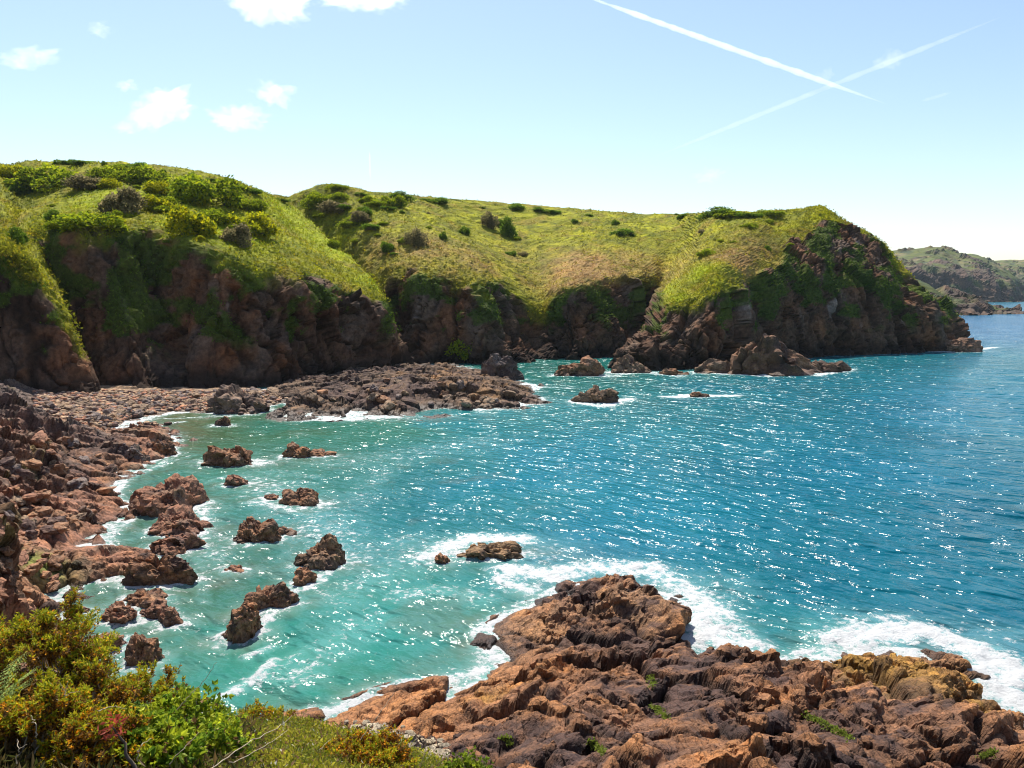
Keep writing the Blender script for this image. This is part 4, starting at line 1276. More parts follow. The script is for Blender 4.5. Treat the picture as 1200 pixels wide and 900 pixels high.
# hillside shrubs: unit sized (1 m wide), crown of leaf clumps over a forked trunk
def shrub_protos(kind, seed, tall=0.62):
    r = np.random.default_rng(seed)
    parts = []
    nl = 12
    cen = []
    for k in range(nl):
        a = r.uniform(0, 6.28); rad = 0.40 * math.sqrt(r.uniform())
        cen.append((rad * math.cos(a), rad * math.sin(a), r.uniform(0.06, tall * 0.85 * (1 - rad)), r.uniform(0.08, 0.22)))
    pal = {'gorse': ((0.20, 0.28, 0.014), (0.38, 0.40, 0.012), (0.09, 0.14, 0.012)),
           'bright': ((0.28, 0.32, 0.012), (0.56, 0.48, 0.008), (0.12, 0.16, 0.012)),
           'dull': ((0.19, 0.165, 0.070), (0.31, 0.25, 0.12), (0.10, 0.10, 0.04)),
           'dark': ((0.10, 0.18, 0.016), (0.20, 0.29, 0.020), (0.055, 0.10, 0.012))}[kind]
    for (cx, cy, cz, rd) in cen:
        n = int(160 + 1300 * rd)
        d = rand_dirs(n, 0.35)
        rad = rd * (0.66 + 0.36 * r.uniform(size=n) + 0.45 * (r.uniform(size=n) < 0.10))
        Pn = np.array([cx, cy, cz]) + d * rad[:, None] * np.array([1.1, 1.1, 0.85])
        Pn[:, 2] = np.maximum(Pn[:, 2], 0.01)
        mixv = np.clip(r.normal(0.45, 0.28, size=n), 0, 1)
        base = lerp(np.array(pal[0]), np.array(pal[1]), mixv[:, None])
        dk = r.uniform(size=n) < 0.22
        base[dk] = pal[2]
        base = base * r.uniform(0.8, 1.2) 
        D = d * 0.6 + rand_dirs(n) * 0.7
        D /= np.linalg.norm(D, axis=1, keepdims=True)
        parts.append(leaf_quads(Pn, D, r.uniform(0.04, 0.085, size=n), r.uniform(0.03, 0.055, size=n), base))
    V, F, cc = merge(parts)
    crown = build_mesh('crown', V, F, M_LEAF_HILL, cc, smooth=False)
    tv = []
    for (cx, cy, cz, rd) in cen[:5]:
        v, f = tube(crooked((0, 0, -0.1), (cx, cy, cz), 5), 0.022, 0.008, 4)
        tv.append((v, f, np.zeros((len(v), 3))))
    V, F, cc = merge(tv)
    trunk = build_mesh('trunk', V, F, M_BARK, None, smooth=True)
    return crown, trunk


PROTO = {k: [shrub_protos(k, s) for s in (i * 10 + 1, i * 10 + 2)] for i, k in enumerate(('gorse', 'bright', 'dull', 'dark'))}


def shrub(px, base_py, w, h, kind, label, group=None, cat='shrub', bv=BV_CLIFF):
    hit = cast(bv, px, base_py, step=1)
    if hit is None:
        return
    W = w * hit.y / FPX
    Hh = h * hit.y / FPX
    root = link('hillside_shrub', None, label, cat, group=group, loc=(hit.x, hit.y + W * 0.25, hit.z - (0.02 if group != GS else 0.05) * W), rz=random.uniform(0, 6.28))
    cr, tr = random.choice(PROTO[kind])
    link('crown', cr, parent=root)
    link('trunk', tr, parent=root)
    root.scale = (W * 1.08, W * 1.08, max(Hh / 0.58, 0.5 * W))
    return root


GS = 'shrubs on the grassy headland'
BIG = []
for px, py, w, h, k, lab in [
    (48, 222, 72, 34, 'gorse', 'large yellow green bush cresting the skyline at the upper left'),
    (98, 224, 52, 22, 'dull', 'dull grey green bush below the skyline bush at the upper left'),
    (20, 228, 30, 16, 'dark', 'small dark bush at the left edge below the skyline bush'),
    (120, 212, 40, 20, 'gorse', 'yellow green bush just above the purple brown bush'),
    (140, 250, 48, 32, 'dull', 'round purple brown bush in the middle of the left hillside'),
    (100, 270, 74, 28, 'gorse', 'wide yellow topped bush hanging over the dark cliff edge at the left'),
    (162, 214, 48, 24, 'gorse', 'low spreading green bush below the left skyline'),
    (236, 240, 74, 44, 'gorse', 'tallest domed green bush on the left hillside, near the skyline'),
    (214, 276, 62, 42, 'bright', 'big bright yellow gorse above the dark cliff, with a scalloped top'),
    (275, 287, 36, 26, 'dull', 'small round brown bush near the cliff edge beside the yellow gorse'),
    (288, 272, 56, 30, 'bright', 'yellow green gorse on the right of the small round brown bush'),
    (178, 246, 38, 22, 'bright', 'yellow gorse right of the purple brown bush'),
    (250, 262, 34, 20, 'gorse', 'green bush between the two large yellow gorses'),
    (206, 224, 30, 16, 'dark', 'dark green bush left of the tallest domed bush'),
    (295, 245, 30, 14, 'gorse', 'low green bush on the slope right of the tallest domed bush'),
    (18, 285, 24, 18, 'dark', 'dark bush in the notch behind the left rock buttress'),
    (370, 242, 30, 20, 'gorse', 'yellow green bush capping the knoll beside the bright gully'),
    (392, 252, 44, 20, 'dull', 'brown bush on the knoll face beside the bright gully'),
    (422, 262, 26, 16, 'dull', 'smaller brown bush down the knoll, right of the first'),
    (486, 290, 24, 21, 'dull', 'upright brown bush on the slope above the middle cliff'),
    (455, 295, 15, 15, 'dark', 'small dark green bush left of the upright brown bush'),
    (440, 268, 30, 10, 'dark', 'low dark thicket below the knoll'),
    (463, 243, 14, 9, 'dark', 'dark bush on the upper slope right of the knoll'),
    (520, 281, 10, 9, 'dark', 'tiny dark bush on the open slope'),
    (543, 275, 15, 12, 'dark', 'dark bush on the open slope left of the round tree pair'),
    (572, 267, 18, 18, 'dull', 'brown round tree, leftmost of the three together on the slope'),
    (585, 264, 14, 11, 'dark', 'small green tree between the brown and the dark round trees'),
    (597, 279, 22, 23, 'dark', 'dark green round tree, lowest of the three together on the slope'),
    (725, 276, 38, 9, 'dark', 'long low dark thicket on the wide slope'),
    (905, 253, 34, 9, 'gorse', 'bright green bush on the skyline just left of the crag'),
    (545, 420, 40, 30, 'gorse', 'green growth on the lit spur at the foot of the middle cliff'),
    (828, 300, 22, 10, 'gorse', 'green bush on the ridge top of the headland spur'),
    (880, 268, 22, 9, 'gorse', 'low green bush on the slope left of the crag'),
]:
    shrub(px, py, w, h, k, lab, GS)
    BIG.append((px, py, w))
for px, py, w, h, k in [(98, 192, 16, 9, 'dark'), (126, 193, 10, 9, 'dark'), (80, 192, 12, 6, 'dark'), (150, 195, 12, 6, 'dark'), (190, 200, 14, 7, 'dark'), (255, 212, 15, 8, 'dark'), (297, 226, 9, 6, 'dark'), (326, 235, 8, 7, 'dark'),
                       (388, 221, 22, 9, 'gorse'), (428, 228, 12, 7, 'dark'), (470, 232, 16, 7, 'dark'), (505, 236, 12, 5, 'dark'), (563, 243, 10, 7, 'dark'), 
                       (606, 245, 14, 5, 'dark'), (628, 247, 10, 7, 'dark'), (645, 249, 16, 5, 'dark'), (690, 252, 14, 3, 'dark'),
                       (800, 254, 10, 6, 'dark'), (838, 253, 16, 9, 'dark'), (860, 254, 18, 7, 'gorse'), (877, 254, 14, 7, 'dark')]:
    shrub(px + random.uniform(-6, 6), py + 1, w * random.choice((0.7, 1.2, 1.9, 2.6)), h * random.uniform(0.25, 0.6), k, 'small shrub in the broken hedge along the headland skyline', 'shrubs along the skyline')


rs = random.Random(21)
for (x0, x1, y0, y1, n, lab, grp, kinds) in [
    (0, 300, 196, 262, 54, 'low scrub bush among the taller gorse on the left hillside', 'low scrub on the left hillside', ('gorse', 'gorse', 'bright', 'bright', 'dark')),
    (355, 500, 228, 300, 22, 'low scrub bush scattered below the knoll beside the bright gully', 'low scrub below the knoll', ('gorse', 'dull', 'gorse', 'dark')),
    (500, 960, 246, 300, 14, 'tiny scrub tuft dotted over the wide right hand slope', 'scrub tufts on the wide slope', ('gorse', 'dark', 'gorse', 'dull'))]:
    for _ in range(n):
        w_ = rs.uniform(7, 30) if x1 < 510 else rs.uniform(5, 13)
        qx, qy = rs.uniform(x0, x1), rs.uniform(y0, y1)
        if x1 < 510 and rs.random() < 0.75:               # close to one of the larger bushes
            big_ = [b_ for b_ in BIG if x0 <= b_[0] <= x1 and b_[1] < y1 + 20]
            b_ = rs.choice(big_)
            qx, qy = b_[0] + rs.gauss(0, b_[2] * 0.55), b_[1] + rs.gauss(-2, 7)
        shrub(qx, qy, w_, w_ * rs.uniform(0.3, 0.6), rs.choice(kinds), lab, grp)


# bracken and coarse grass over the headland
def hillside_bracken():
    idx = np.where((CL['rock'] < 0.55) & (CL['t'] > 1.6) & (CL['t'] < 6.3))[0]
    # weight by spacing: the loft is denser along some rows, draw uniformly over its vertices
    hid = np.where((CL['hang'] > 0.5) & (CL['t'] < 6))[0]
    n = 60000
    pick = np.concatenate([RNG.choice(idx, n - 16000), RNG.choice(hid, 16000)])
    Pn = CL['P'][pick] + RNG.normal(size=(n, 3)) * np.array([0.6, 0.9, 0.0])
    base = CL['veg'][pick] * RNG.uniform(0.85, 1.25, size=(n, 1))
    base[-16000:] = np.array([0.075, 0.125, 0.012]) * RNG.uniform(0.6, 1.4, size=(16000, 1))
    yel = RNG.uniform(size=n) < 0.10
    yel[-16000:] = False
    base[yel] = np.array([0.36, 0.30, 0.015]) * RNG.uniform(0.8, 1.2, size=(yel.sum(), 1))
    parts = []
    for k in range(3):
        D = rand_dirs(n, 0.9)
        sz = RNG.uniform(0.35, 0.85, size=n)
        sz[-16000:] *= 0.7
        parts.append(leaf_quads(Pn - np.array([0, 0, 0.1]), D, sz, sz * RNG.uniform(0.4, 0.7, size=n), base * RNG.uniform(0.85, 1.15, size=(n, 1))))
    V, F, cc = merge(parts)
    ms = build_mesh('hillside_bracken', V, F, M_LEAF_HILL, cc, smooth=False)
    link('hillside_bracken', ms, 'bracken and coarse grass covering the slopes of the headland', 'bracken', 'stuff')


hillside_bracken()


# shingle on the beach
def shingle():
    V, F = ico(1)
    parts = []
    rr = random.Random(5)
    n = 0
    for _ in range(6000):
        px, py = rr.uniform(40, 350), rr.uniform(458, 500)
        h = cast(BV_LEFT, px, py)
        if h is None or not (0.15 < h.z < 3.2) or h.y < 140:
            continue
        s = rr.uniform(0.25, 0.65)
        sc = np.array([s * rr.uniform(.8, 1.4), s * rr.uniform(.8, 1.3), s * rr.uniform(.5, .8)])
        tone = [RK_TAN * 1.2, RK_TAN * 1.6, RK_PINK * 1.3, RK_GREY * 1.3, RK_DARK * 2][rr.randrange(5)] * rr.uniform(.75, 1.2)
        jit = 1 + 0.18 * np.array([rr.uniform(-1, 1) for _ in range(len(V))])[:, None]
        parts.append((V * jit * sc + np.array([h.x, h.y, h.z + s * 0.2]), F, np.tile(np.append(tone, 0), (len(V), 1))))
        n += 1
        if n > 2600:
            break
    V2, F2, cc = merge(parts)
    ms = build_mesh('shingle', V2, F2, M_ROCK, cc, smooth=False)
    link('shingle', ms, 'pale cobbles covering the small beach under the dark cliff', 'shingle', 'stuff')


shingle()

# ---------------------------------------------------------------- clifftop in front of the camera
def top_ctrl(px, py, y):
    return at_y(px, py, y)


class HeightW(Height):
    def __init__(self, W, smooth=0.02):
        W = np.array(W)
        self.xy = W[:, :2]; self.z = W[:, 2]
        n = len(W)
        D = np.linalg.norm(self.xy[:, None] - self.xy[None], axis=2)
        K = np.zeros((n + 3, n + 3))
        K[:n, :n] = -D + np.eye(n) * smooth
        K[:n, n] = 1; K[n, :n] = 1
        K[:n, n + 1:] = self.xy; K[n + 1:, :n] = self.xy.T
        self.w = np.linalg.solve(K, np.concatenate([self.z, [0, 0, 0]]))


H_TOP = HeightW([
    (0, -4, 23.4), (-5, -4, 23.4), (5, -4, 23.2), (0, 1, 23.2), (-4, 1, 23.2), (5, 1, 22.8),
    top_ctrl(-150, 900, 4.5), top_ctrl(0, 900, 4.8), top_ctrl(100, 915, 4.8), top_ctrl(250, 930, 4.8), top_ctrl(400, 945, 4.8), top_ctrl(600, 1000, 4.8), top_ctrl(900, 1050, 4.8),
    top_ctrl(-150, 790, 7.0), top_ctrl(0, 810, 7.0), top_ctrl(80, 830, 7.0), top_ctrl(180, 850, 7.0), top_ctrl(300, 865, 7.0), top_ctrl(420, 880, 7.0), top_ctrl(520, 905, 7.0), top_ctrl(700, 980, 7),
    top_ctrl(-150, 800, 8.5), top_ctrl(0, 830, 8.5), top_ctrl(150, 860, 8.5), top_ctrl(300, 860, 8.6), top_ctrl(400, 866, 9.0), top_ctrl(500, 895, 8.5),
    (-12, 14, 10), (-6, 14, 10), (0, 14, 10), (6, 14, 10), (14, 12, 10), (-16, 8, 19), (-14, 20, 4), (0, 22, 4), (10, 22, 5), (-30, 20, 6), (-10, 2, 23), (12, 4, 18),
])


def clifftop():
    xs = np.linspace(-16, 12, 220); ys = np.linspace(-4, 21, 200)
    Y, X = np.meshgrid(ys, xs, indexing='ij')
    Z = H_TOP(X, Y)
    p = np.stack([X, Y, Z], 2).reshape(-1, 3).astype(np.float32)
    p[:, 2] += 0.10 * fbm(p / 0.7, 4, 800)
    n = fbm(p / 0.5, 4, 801)
    c = mixc(np.tile(np.array([0.09, 0.062, 0.035]), (len(p), 1)), np.array([0.10, 0.11, 0.02]), sstep(-0.2, 0.4, n))
    F = grid_faces(200, 220)
    ms = build_mesh('clifftop_ground', p, F, M_ROCK_NEAR, np.hstack([c, np.zeros((len(c), 1))]), smooth=True)
    link('clifftop_ground', ms, 'earthy clifftop slope under the near bushes', 'ground', 'structure')
    return bvh_of(p, F)


BV_TOP = clifftop()


def ground_z(x, y):
    h = BV_TOP.ray_cast(Vector((x, y, 60)), Vector((0, 0, -1)), 100)
    return h[0].z if h[0] is not None else 10.0


GORSE = dict(tip=((0.50, 0.44, 0.018), (0.25, 0.29, 0.016)), old=((0.34, 0.18, 0.03), (0.14, 0.075, 0.03)), flower=((0.80, 0.40, 0.012), (0.70, 0.26, 0.010)))


def gorse_bush(px, top_py, y, wpx, hpx, n_shoot, label, flower=0.5, green=0.5, seed=0):
    """dome of spiny shoots on woody stems; (px, top_py) is the top of the crown at distance y"""
    r = np.random.default_rng(seed + 5000)
    top = at_y(px, top_py, y)
    W = wpx * y / FPX; Hh = hpx * y / FPX
    cx, cy = top[0], top[1] + 0.0
    gz = ground_z(cx, cy)
    zc = top[2] - Hh * 0.55
    n = int(n_shoot * 1.45)
    nc = max(12, n // 13)
    dc = rand_dirs(nc, 0.25)
    lump = 1 + 0.36 * fbm((dc * 1.9 + seed * 7.7).astype(np.float32), 3, seed + 60)
    rad = np.stack([W * 0.5 * lump, W * 0.42 * lump, Hh * 0.52 * lump], 1)
    cen = np.array([cx, cy, zc]) + dc * rad * r.uniform(0.72, 1.04, size=(nc, 1))
    which = r.integers(0, nc, size=n)
    d = dc[which]
    Pn = cen[which] + r.normal(size=(n, 3)) * np.array([0.036, 0.036, 0.032])
    inner = r.uniform(size=n) < 0.24
    Pn[inner] = np.array([cx, cy, zc]) + (Pn[inner] - np.array([cx, cy, zc])) * 0.72
    clus_tone = r.normal(size=nc)[which] * 0.22
    shoot_dir = d + np.array([0, 0, 0.75]) + r.normal(size=(n, 3)) * 0.28
    shoot_dir /= np.linalg.norm(shoot_dir, axis=1, keepdims=True)
    SL = r.uniform(0.05, 0.11, size=n)
    parts = []; fl = []
    K = 22
    isg = (r.uniform(size=n) < green)
    young = 9.0 * (Pn[:, 2] - cen[which][:, 2]) + clus_tone + r.normal(size=n) * 0.2 - 0.5 * inner
    for k in range(K):
        f = (k + r.uniform(size=n)) / K
        base = Pn + shoot_dir * (SL * f)[:, None]
        D = shoot_dir * 0.55 + rand_dirs(n) * 0.85
        D /= np.linalg.norm(D, axis=1, keepdims=True)
        g = np.array(GORSE['tip'][0]) * r.uniform(.7, 1.2, size=(n, 1)) if k % 2 else np.array(GORSE['tip'][1]) * r.uniform(.7, 1.2, size=(n, 1))
        o = np.array(GORSE['old'][k % 2]) * r.uniform(.7, 1.25, size=(n, 1))
        useg = (young + (f - 0.5) * 0.9 + (green - 0.5) * 1.6) > 0
        c = np.where(useg[:, None], g, o)
        parts.append(leaf_quads(base, D, r.uniform(0.026, 0.048, size=n), 0.008 + 0.007 * r.uniform(size=n), c))
    for k in range(9):
        sel = r.uniform(size=n) < flower * (0.35 + 0.65 * (young < 0.25))
        m = sel.sum()
        if m == 0: continue
        f = r.uniform(0.15, 0.95, size=m)
        off = rand_dirs(m) * 0.014
        base = Pn[sel] + shoot_dir[sel] * (SL[sel] * f)[:, None] + off
        D = rand_dirs(m, 0.4)
        c = lerp(np.array(GORSE['flower'][0]), np.array(GORSE['flower'][1]), r.uniform(size=(m, 1))) * r.uniform(.75, 1.15, size=(m, 1))
        fl.append(leaf_quads(base, D, 0.022, 0.018, c, fold=0.5))
    root = link('gorse_bush', None, label, 'gorse bush', group='gorse bushes on the near clifftop', loc=(cx, cy, gz))
    off = np.array([cx, cy, gz])
    V, F, cc = merge(parts)
    link('foliage', build_mesh('foliage', V - off, F, M_LEAF, cc, smooth=False), parent=root)
    if fl:
        V, F, cc = merge(fl)
        link('flowers', build_mesh('flowers', V - off, F, M_PETAL, cc, smooth=False), parent=root)
    tv = []
    for i in r.choice(n, 60, replace=False):
        e = Pn[i]
        s = np.array([cx, cy, gz]) + r.normal(size=3) * np.array([0.12, 0.12, 0]) + np.array([0, 0, -0.1])
        v, f = tube(crooked(s, e, 6, 0.06), 0.012, 0.004, 4)
        tv.append((v, f, np.zeros((len(v), 3))))
    V, F, cc = merge(tv)
    link('stems', build_mesh('stems', V - off, F, M_STEM, None), parent=root)


gorse_bush(58, 712, 6.2, 135, 190, 1150, 'tallest gorse bush at the left edge, tips yellow green over brown', 0.30, 0.50, 1)
gorse_bush(-40, 720, 6.6, 130, 200, 500, 'gorse bush cut by the left edge behind the fern', 0.25, 0.6, 2)
gorse_bush(108, 785, 5.8, 80, 120, 500, 'brown flowered gorse bush filling the right foot of the tallest bush', 0.35, 0.40, 3)
gorse_bush(45, 815, 5.0, 150, 140, 900, 'gorse bush full of orange flowers in the bottom left corner', 0.60, 0.42, 4)
gorse_bush(165, 790, 7.2, 90, 100, 560, 'small domed gorse bush beside the water, right of the tallest bush', 0.45, 0.55, 5)
gorse_bush(120, 845, 4.9, 90, 90, 500, 'orange flowered gorse at the bottom, left of the leafy bramble', 0.65, 0.42, 6)
gorse_bush(430, 872, 6.2, 105, 60, 620, 'low gorse cushion of orange flowers at the bottom centre', 0.9, 0.35, 7)
gorse_bush(310, 838, 8.0, 70, 50, 300, 'low brownish gorse tuft where the turf meets the water', 0.5, 0.5, 8)


def leafy_bush(px, top_py, y, wpx, hpx, n, label, cols, leaf=0.05, seed=0, name='bramble_bush', cat='bush', group='leafy bushes on the near clifftop'):
    r = np.random.default_rng(seed + 7000)
    top = at_y(px, top_py, y)
    W = wpx * y / FPX; Hh = hpx * y / FPX
    cx, cy = top[0], top[1]
    gz = ground_z(cx, cy)
    zc = top[2] - Hh * 0.5
    d = rand_dirs(n, 0.3)
    lump = 1 + 0.6 * fbm((d * 2.6 + seed * 3.3).astype(np.float32), 3, seed + 90)
    Pn = np.array([cx, cy, zc]) + d * np.stack([W * .5 * lump, W * .4 * lump, Hh * .5 * lump], 1) * (r.uniform(0.45, 1.0, size=(n, 1)) ** 0.5)
    D = d * 0.5 + rand_dirs(n, 0.25) * 0.8
    D /= np.linalg.norm(D, axis=1, keepdims=True)
    tone = fbm((Pn / 0.18).astype(np.float32), 2, seed + 3) + r.normal(size=n) * 0.3
    c = lerp(np.array(cols[0]), np.array(cols[1]), sstep(-0.5, 0.5, tone)[:, None]) * r.uniform(.75, 1.25, size=(n, 1))
    br = r.uniform(size=n) < 0.06
    c[br] = np.array([0.20, 0.11, 0.04])
    L = leaf * r.uniform(0.6, 1.35, size=n)
    # three leaflets to a leaf
    parts = []
    for k in range(3):
        Dk = D + rand_dirs(n) * 0.75
        Dk /= np.linalg.norm(Dk, axis=1, keepdims=True)
        parts.append(leaf_quads(Pn, Dk, L, L * 0.62, c * r.uniform(.9, 1.1, size=(n, 1)), fold=0.2))
    root = link(name, None, label, cat, group=group, loc=(cx, cy, gz))
    off = np.array([cx, cy, gz])
    V, F, cc = merge(parts)
    link('foliage', build_mesh('foliage', V - off, F, M_LEAF, cc, smooth=False), parent=root)
    tv = []
    for i in r.choice(n, 40, replace=False):
        s = off + r.normal(size=3) * np.array([0.1, 0.1, 0]) + np.array([0, 0, -0.1])
        v, f = tube(crooked(s, Pn[i], 6, 0.07), 0.008, 0.003, 4)
        tv.append((v, f, np.zeros((len(v), 3))))
    V, F, cc = merge(tv)
    link('stems', build_mesh('stems', V - off, F, M_STEM, None), parent=root)


LG = ((0.12, 0.21, 0.018), (0.46, 0.50, 0.028))
leafy_bush(210, 815, 6.2, 110, 95, 1700, 'bright green leafy bramble against the turquoise water', LG, 0.045, 1)
leafy_bush(185, 850, 5.0, 100, 80, 1200, 'shaded green bramble at the bottom, under the bright bramble', LG, 0.05, 2)
leafy_bush(255, 850, 5.6, 80, 70, 1000, 'green bramble with pale stems between the bright bramble and the turf', LG, 0.04, 3)
leafy_bush(140, 822, 6.4, 60, 60, 600, 'small green leafy bush between two gorse bushes', ((0.06, 0.13, 0.02), (0.15, 0.24, 0.04)), 0.045, 4)
leafy_bush(545, 888, 6.4, 60, 40, 500, 'lime green leafy tuft at the bottom edge by the dark rock', ((0.12, 0.17, 0.015), (0.25, 0.30, 0.02)), 0.035, 5)


# low turf of small leaves, grass and tiny flowers
def turf():
    n = 30000
    px = RNG.uniform(225, 560, n); py = RNG.uniform(838, 960, n)
    o = Vector((0, 0, CAM_H))
    pts = []
    for a, b in zip(px, py):
        h = BV_TOP.ray_cast(o, Vector(ray(a, b)).normalized(), 30)
        if h[0] is not None and h[0].z > 17.5:
            pts.append(h[0][:])
    Pn = np.array(pts); m = len(Pn)
    parts = []
    tone = fbm((Pn / 0.35).astype(np.float32), 3, 950)
    for k in range(4):
        D = rand_dirs(m, 1.0)
        L = RNG.uniform(0.016, 0.042, m) * (1 + 0.8 * np.clip(tone, -0.5, 0.8))
        c = lerp(np.array([0.15, 0.19, 0.02]), np.array([0.40, 0.36, 0.035]), sstep(-0.4, 0.5, tone + RNG.normal(size=m) * .3)[:, None])
        br = RNG.uniform(size=m) < 0.15
        c[br] = np.array([0.24, 0.15, 0.07])
        fw = RNG.uniform(size=m) < 0.012
        c[fw] = np.array([0.7, 0.66, 0.55])
        base = Pn + RNG.normal(size=(m, 3)) * 0.03 + np.array([0, 0, 0.03])
        parts.append(leaf_quads(base, D, L, L * RNG.uniform(0.25, 0.6, m), c * RNG.uniform(.75, 1.25, size=(m, 1))))
    V, F, cc = merge(parts)
    link('clifftop_turf', build_mesh('clifftop_turf', V, F, M_LEAF, cc, smooth=False), 'low green turf of small leaves and grass on the near clifftop', 'turf', 'stuff')
    # undergrowth filling below the bushes
    n = 5000
    px = RNG.uniform(-60, 300, n); py = RNG.uniform(770, 960, n)
    pts = []
    for a, b in zip(px, py):
        h = BV_TOP.ray_cast(o, Vector(ray(a, b)).normalized(), 30)
        if h[0] is not None and h[0].z > 17.5:
            pts.append(h[0][:])
    Pn = np.array(pts); m = len(Pn)
    parts = []
    for k in range(6):
        D = rand_dirs(m, 0.8)
        L = RNG.uniform(0.05, 0.13, m)
        c = lerp(np.array([0.06, 0.075, 0.016]), np.array([0.16, 0.10, 0.04]), RNG.uniform(size=(m, 1)))
        parts.append(leaf_quads(Pn + RNG.normal(size=(m, 3)) * 0.05, D, L, L * 0.22, c))
    V, F, cc = merge(parts)
    link('undergrowth', build_mesh('undergrowth', V, F, M_LEAF, cc, smooth=False), 'dry brown undergrowth below the gorse bushes', 'undergrowth', 'stuff')


turf()


# fern
def fern():
    root_p = at_y(-6, 800, 5.4)
    gz = ground_z(root_p[0], root_p[1])
    base = np.array([root_p[0], root_p[1], root_p[2] - 0.25])
    root = link('fern', None, 'fern with light green fronds poking out at the left edge of the gorse', 'fern', loc=(base[0], base[1], base[2]))
    for tip in ((22, 770), (36, 790), (30, 806)):
        tp = at_y(tip[0], tip[1], 5.15)
        mid = (base + tp) * 0.5 + np.array([0, 0, 0.13])
        ts = np.linspace(0, 1, 26)
        pts = np.array([(1 - t)**2 * base + 2 * t * (1 - t) * mid + t * t * tp for t in ts])
        parts = []
        v, f = tube(pts, 0.004, 0.0015, 4)
        parts.append((v, f, np.tile(np.array([0.20, 0.22, 0.06]), (len(v), 1))))
        for i in range(4, 26, 2):
            d = pts[min(i + 1, 25)] - pts[i - 1]; d /= np.linalg.norm(d)
            s = np.cross(d, [0.0, -0.25, 1.0]); s /= np.linalg.norm(s)
            Lp = 0.13 * math.sin(math.pi * min(1, (i - 2) / 25.0) ** 0.8) + 0.015
            for sg in (1, -1):
                ax = s * sg + d * 0.35; ax /= np.linalg.norm(ax)
                q = 9
                b = pts[i] + ax * (np.linspace(0.0, 1, q)[:, None] * Lp)
                for sg2 in (1, -1):
                    D = np.tile(d * sg2 + ax * 0.5, (q, 1)); D /= np.linalg.norm(D, axis=1, keepdims=True)
                    w = Lp * 0.15 * (1 - np.linspace(0, 0.85, q))
                    parts.append(leaf_quads(b, D, w + 0.004, w * 0.7 + 0.003, np.tile(np.array([0.34, 0.42, 0.12]), (q, 1)) * RNG.uniform(.8, 1.2, size=(q, 1)), 0.1))
        V, F, cc = merge(parts)
        link('frond', build_mesh('frond', V - base, F, M_LEAF, cc, smooth=False), parent=root)


fern()


# dead stems
def dead_stem(pts_px, label, r0=0.006, r1=0.002, branches=()):
    pts = [at_y(*p) for p in pts_px]
    fine = []
    for a, b in zip(pts[:-1], pts[1:]):
        for t in np.linspace(0, 1, 6, endpoint=False):
            fine.append(a + (b - a) * t + RNG.normal(size=3) * 0.004)
    fine.append(pts[-1])
    parts = []
    v, f = tube(fine, r0, r1, 5)
    parts.append((v, f, np.zeros((len(v), 3))))
    for br in branches:
        q = [at_y(*p) for p in br]
        v, f = tube(crooked(q[0], q[1], 6, 0.05), r0 * 0.6, r1 * 0.7, 4)
        parts.append((v, f, np.zeros((len(v), 3))))
    V, F, _ = merge(parts)
    off = np.array(fine[0])
    link('dead_stem', build_mesh('dead_stem', V - off, F, M_STEM, None), label, 'dead stem', group='bare stems on the near clifftop', loc=off)


dead_stem([(205, 835, 6.0), (222, 815, 6.0), (240, 797, 6.0), (254, 776, 6.0)], 'pale bare stem leaning over the water above the bright bramble', 0.0042, 0.0015)
dead_stem([(196, 900, 4.6), (212, 880, 4.6), (233, 858, 4.7)], 'straight pale stem slanting across the bottom of the bramble', 0.0036, 0.0014)
dead_stem([(245, 902, 4.9), (290, 872, 5.2), (330, 850, 5.6), (342, 838, 5.7)], 'long bare stem lying across the turf, upper of two parallel ones', 0.0042, 0.0015, [((330, 850, 5.6), (337, 825, 5.6))])
dead_stem([(268, 896, 5.0), (310, 875, 5.2), (338, 855, 5.4)], 'long bare stem lying across the turf, lower of two parallel ones', 0.0036, 0.0014)
dead_stem([(422, 868, 6.2), (440, 842, 6.2), (462, 812, 6.3)], 'upright bare stem over the orange rock at the bottom centre', 0.0042, 0.0015)
dead_stem([(372, 880, 6.1), (388, 866, 6.2)], 'short bare stem in the turf left of the orange gorse cushion', 0.0036, 0.0014)
dead_stem([(492, 900, 6.3), (497, 884, 6.3), (502, 858, 6.3)], 'bare forked stem right of the orange gorse cushion', 0.0042, 0.0015, [((497, 884, 6.3), (488, 876, 6.3))])
dead_stem([(75, 835, 5.0), (76, 815, 5.0), (80, 798, 5.05)], 'bare branched twig standing out of the gorse at the left', 0.0042, 0.0015, [((76, 815, 5.0), (94, 810, 5.0)), ((77, 812, 5.0), (70, 800, 5.0))])
dead_stem([(43, 865, 4.4), (42, 850, 4.4), (36, 838, 4.45)], 'short curved pale twig in the bottom left gorse', 0.0036, 0.00145)
dead_stem([(18, 895, 4.2), (22, 878, 4.2), (20, 866, 4.25)], 'brown forked twig in the bottom left corner', 0.0036, 0.00145, [((22, 878, 4.2), (32, 872, 4.2))])
dead_stem([(113, 834, 4.8), (130, 828, 4.9), (146, 830, 4.9)], 'pale twig arching between the gorse and the small leafy bush', 0.0036, 0.0014)
dead_stem([(160, 892, 4.5), (165, 874, 4.5), (178, 865, 4.6)], 'curled brown stem under the shaded bramble', 0.0036, 0.00145)


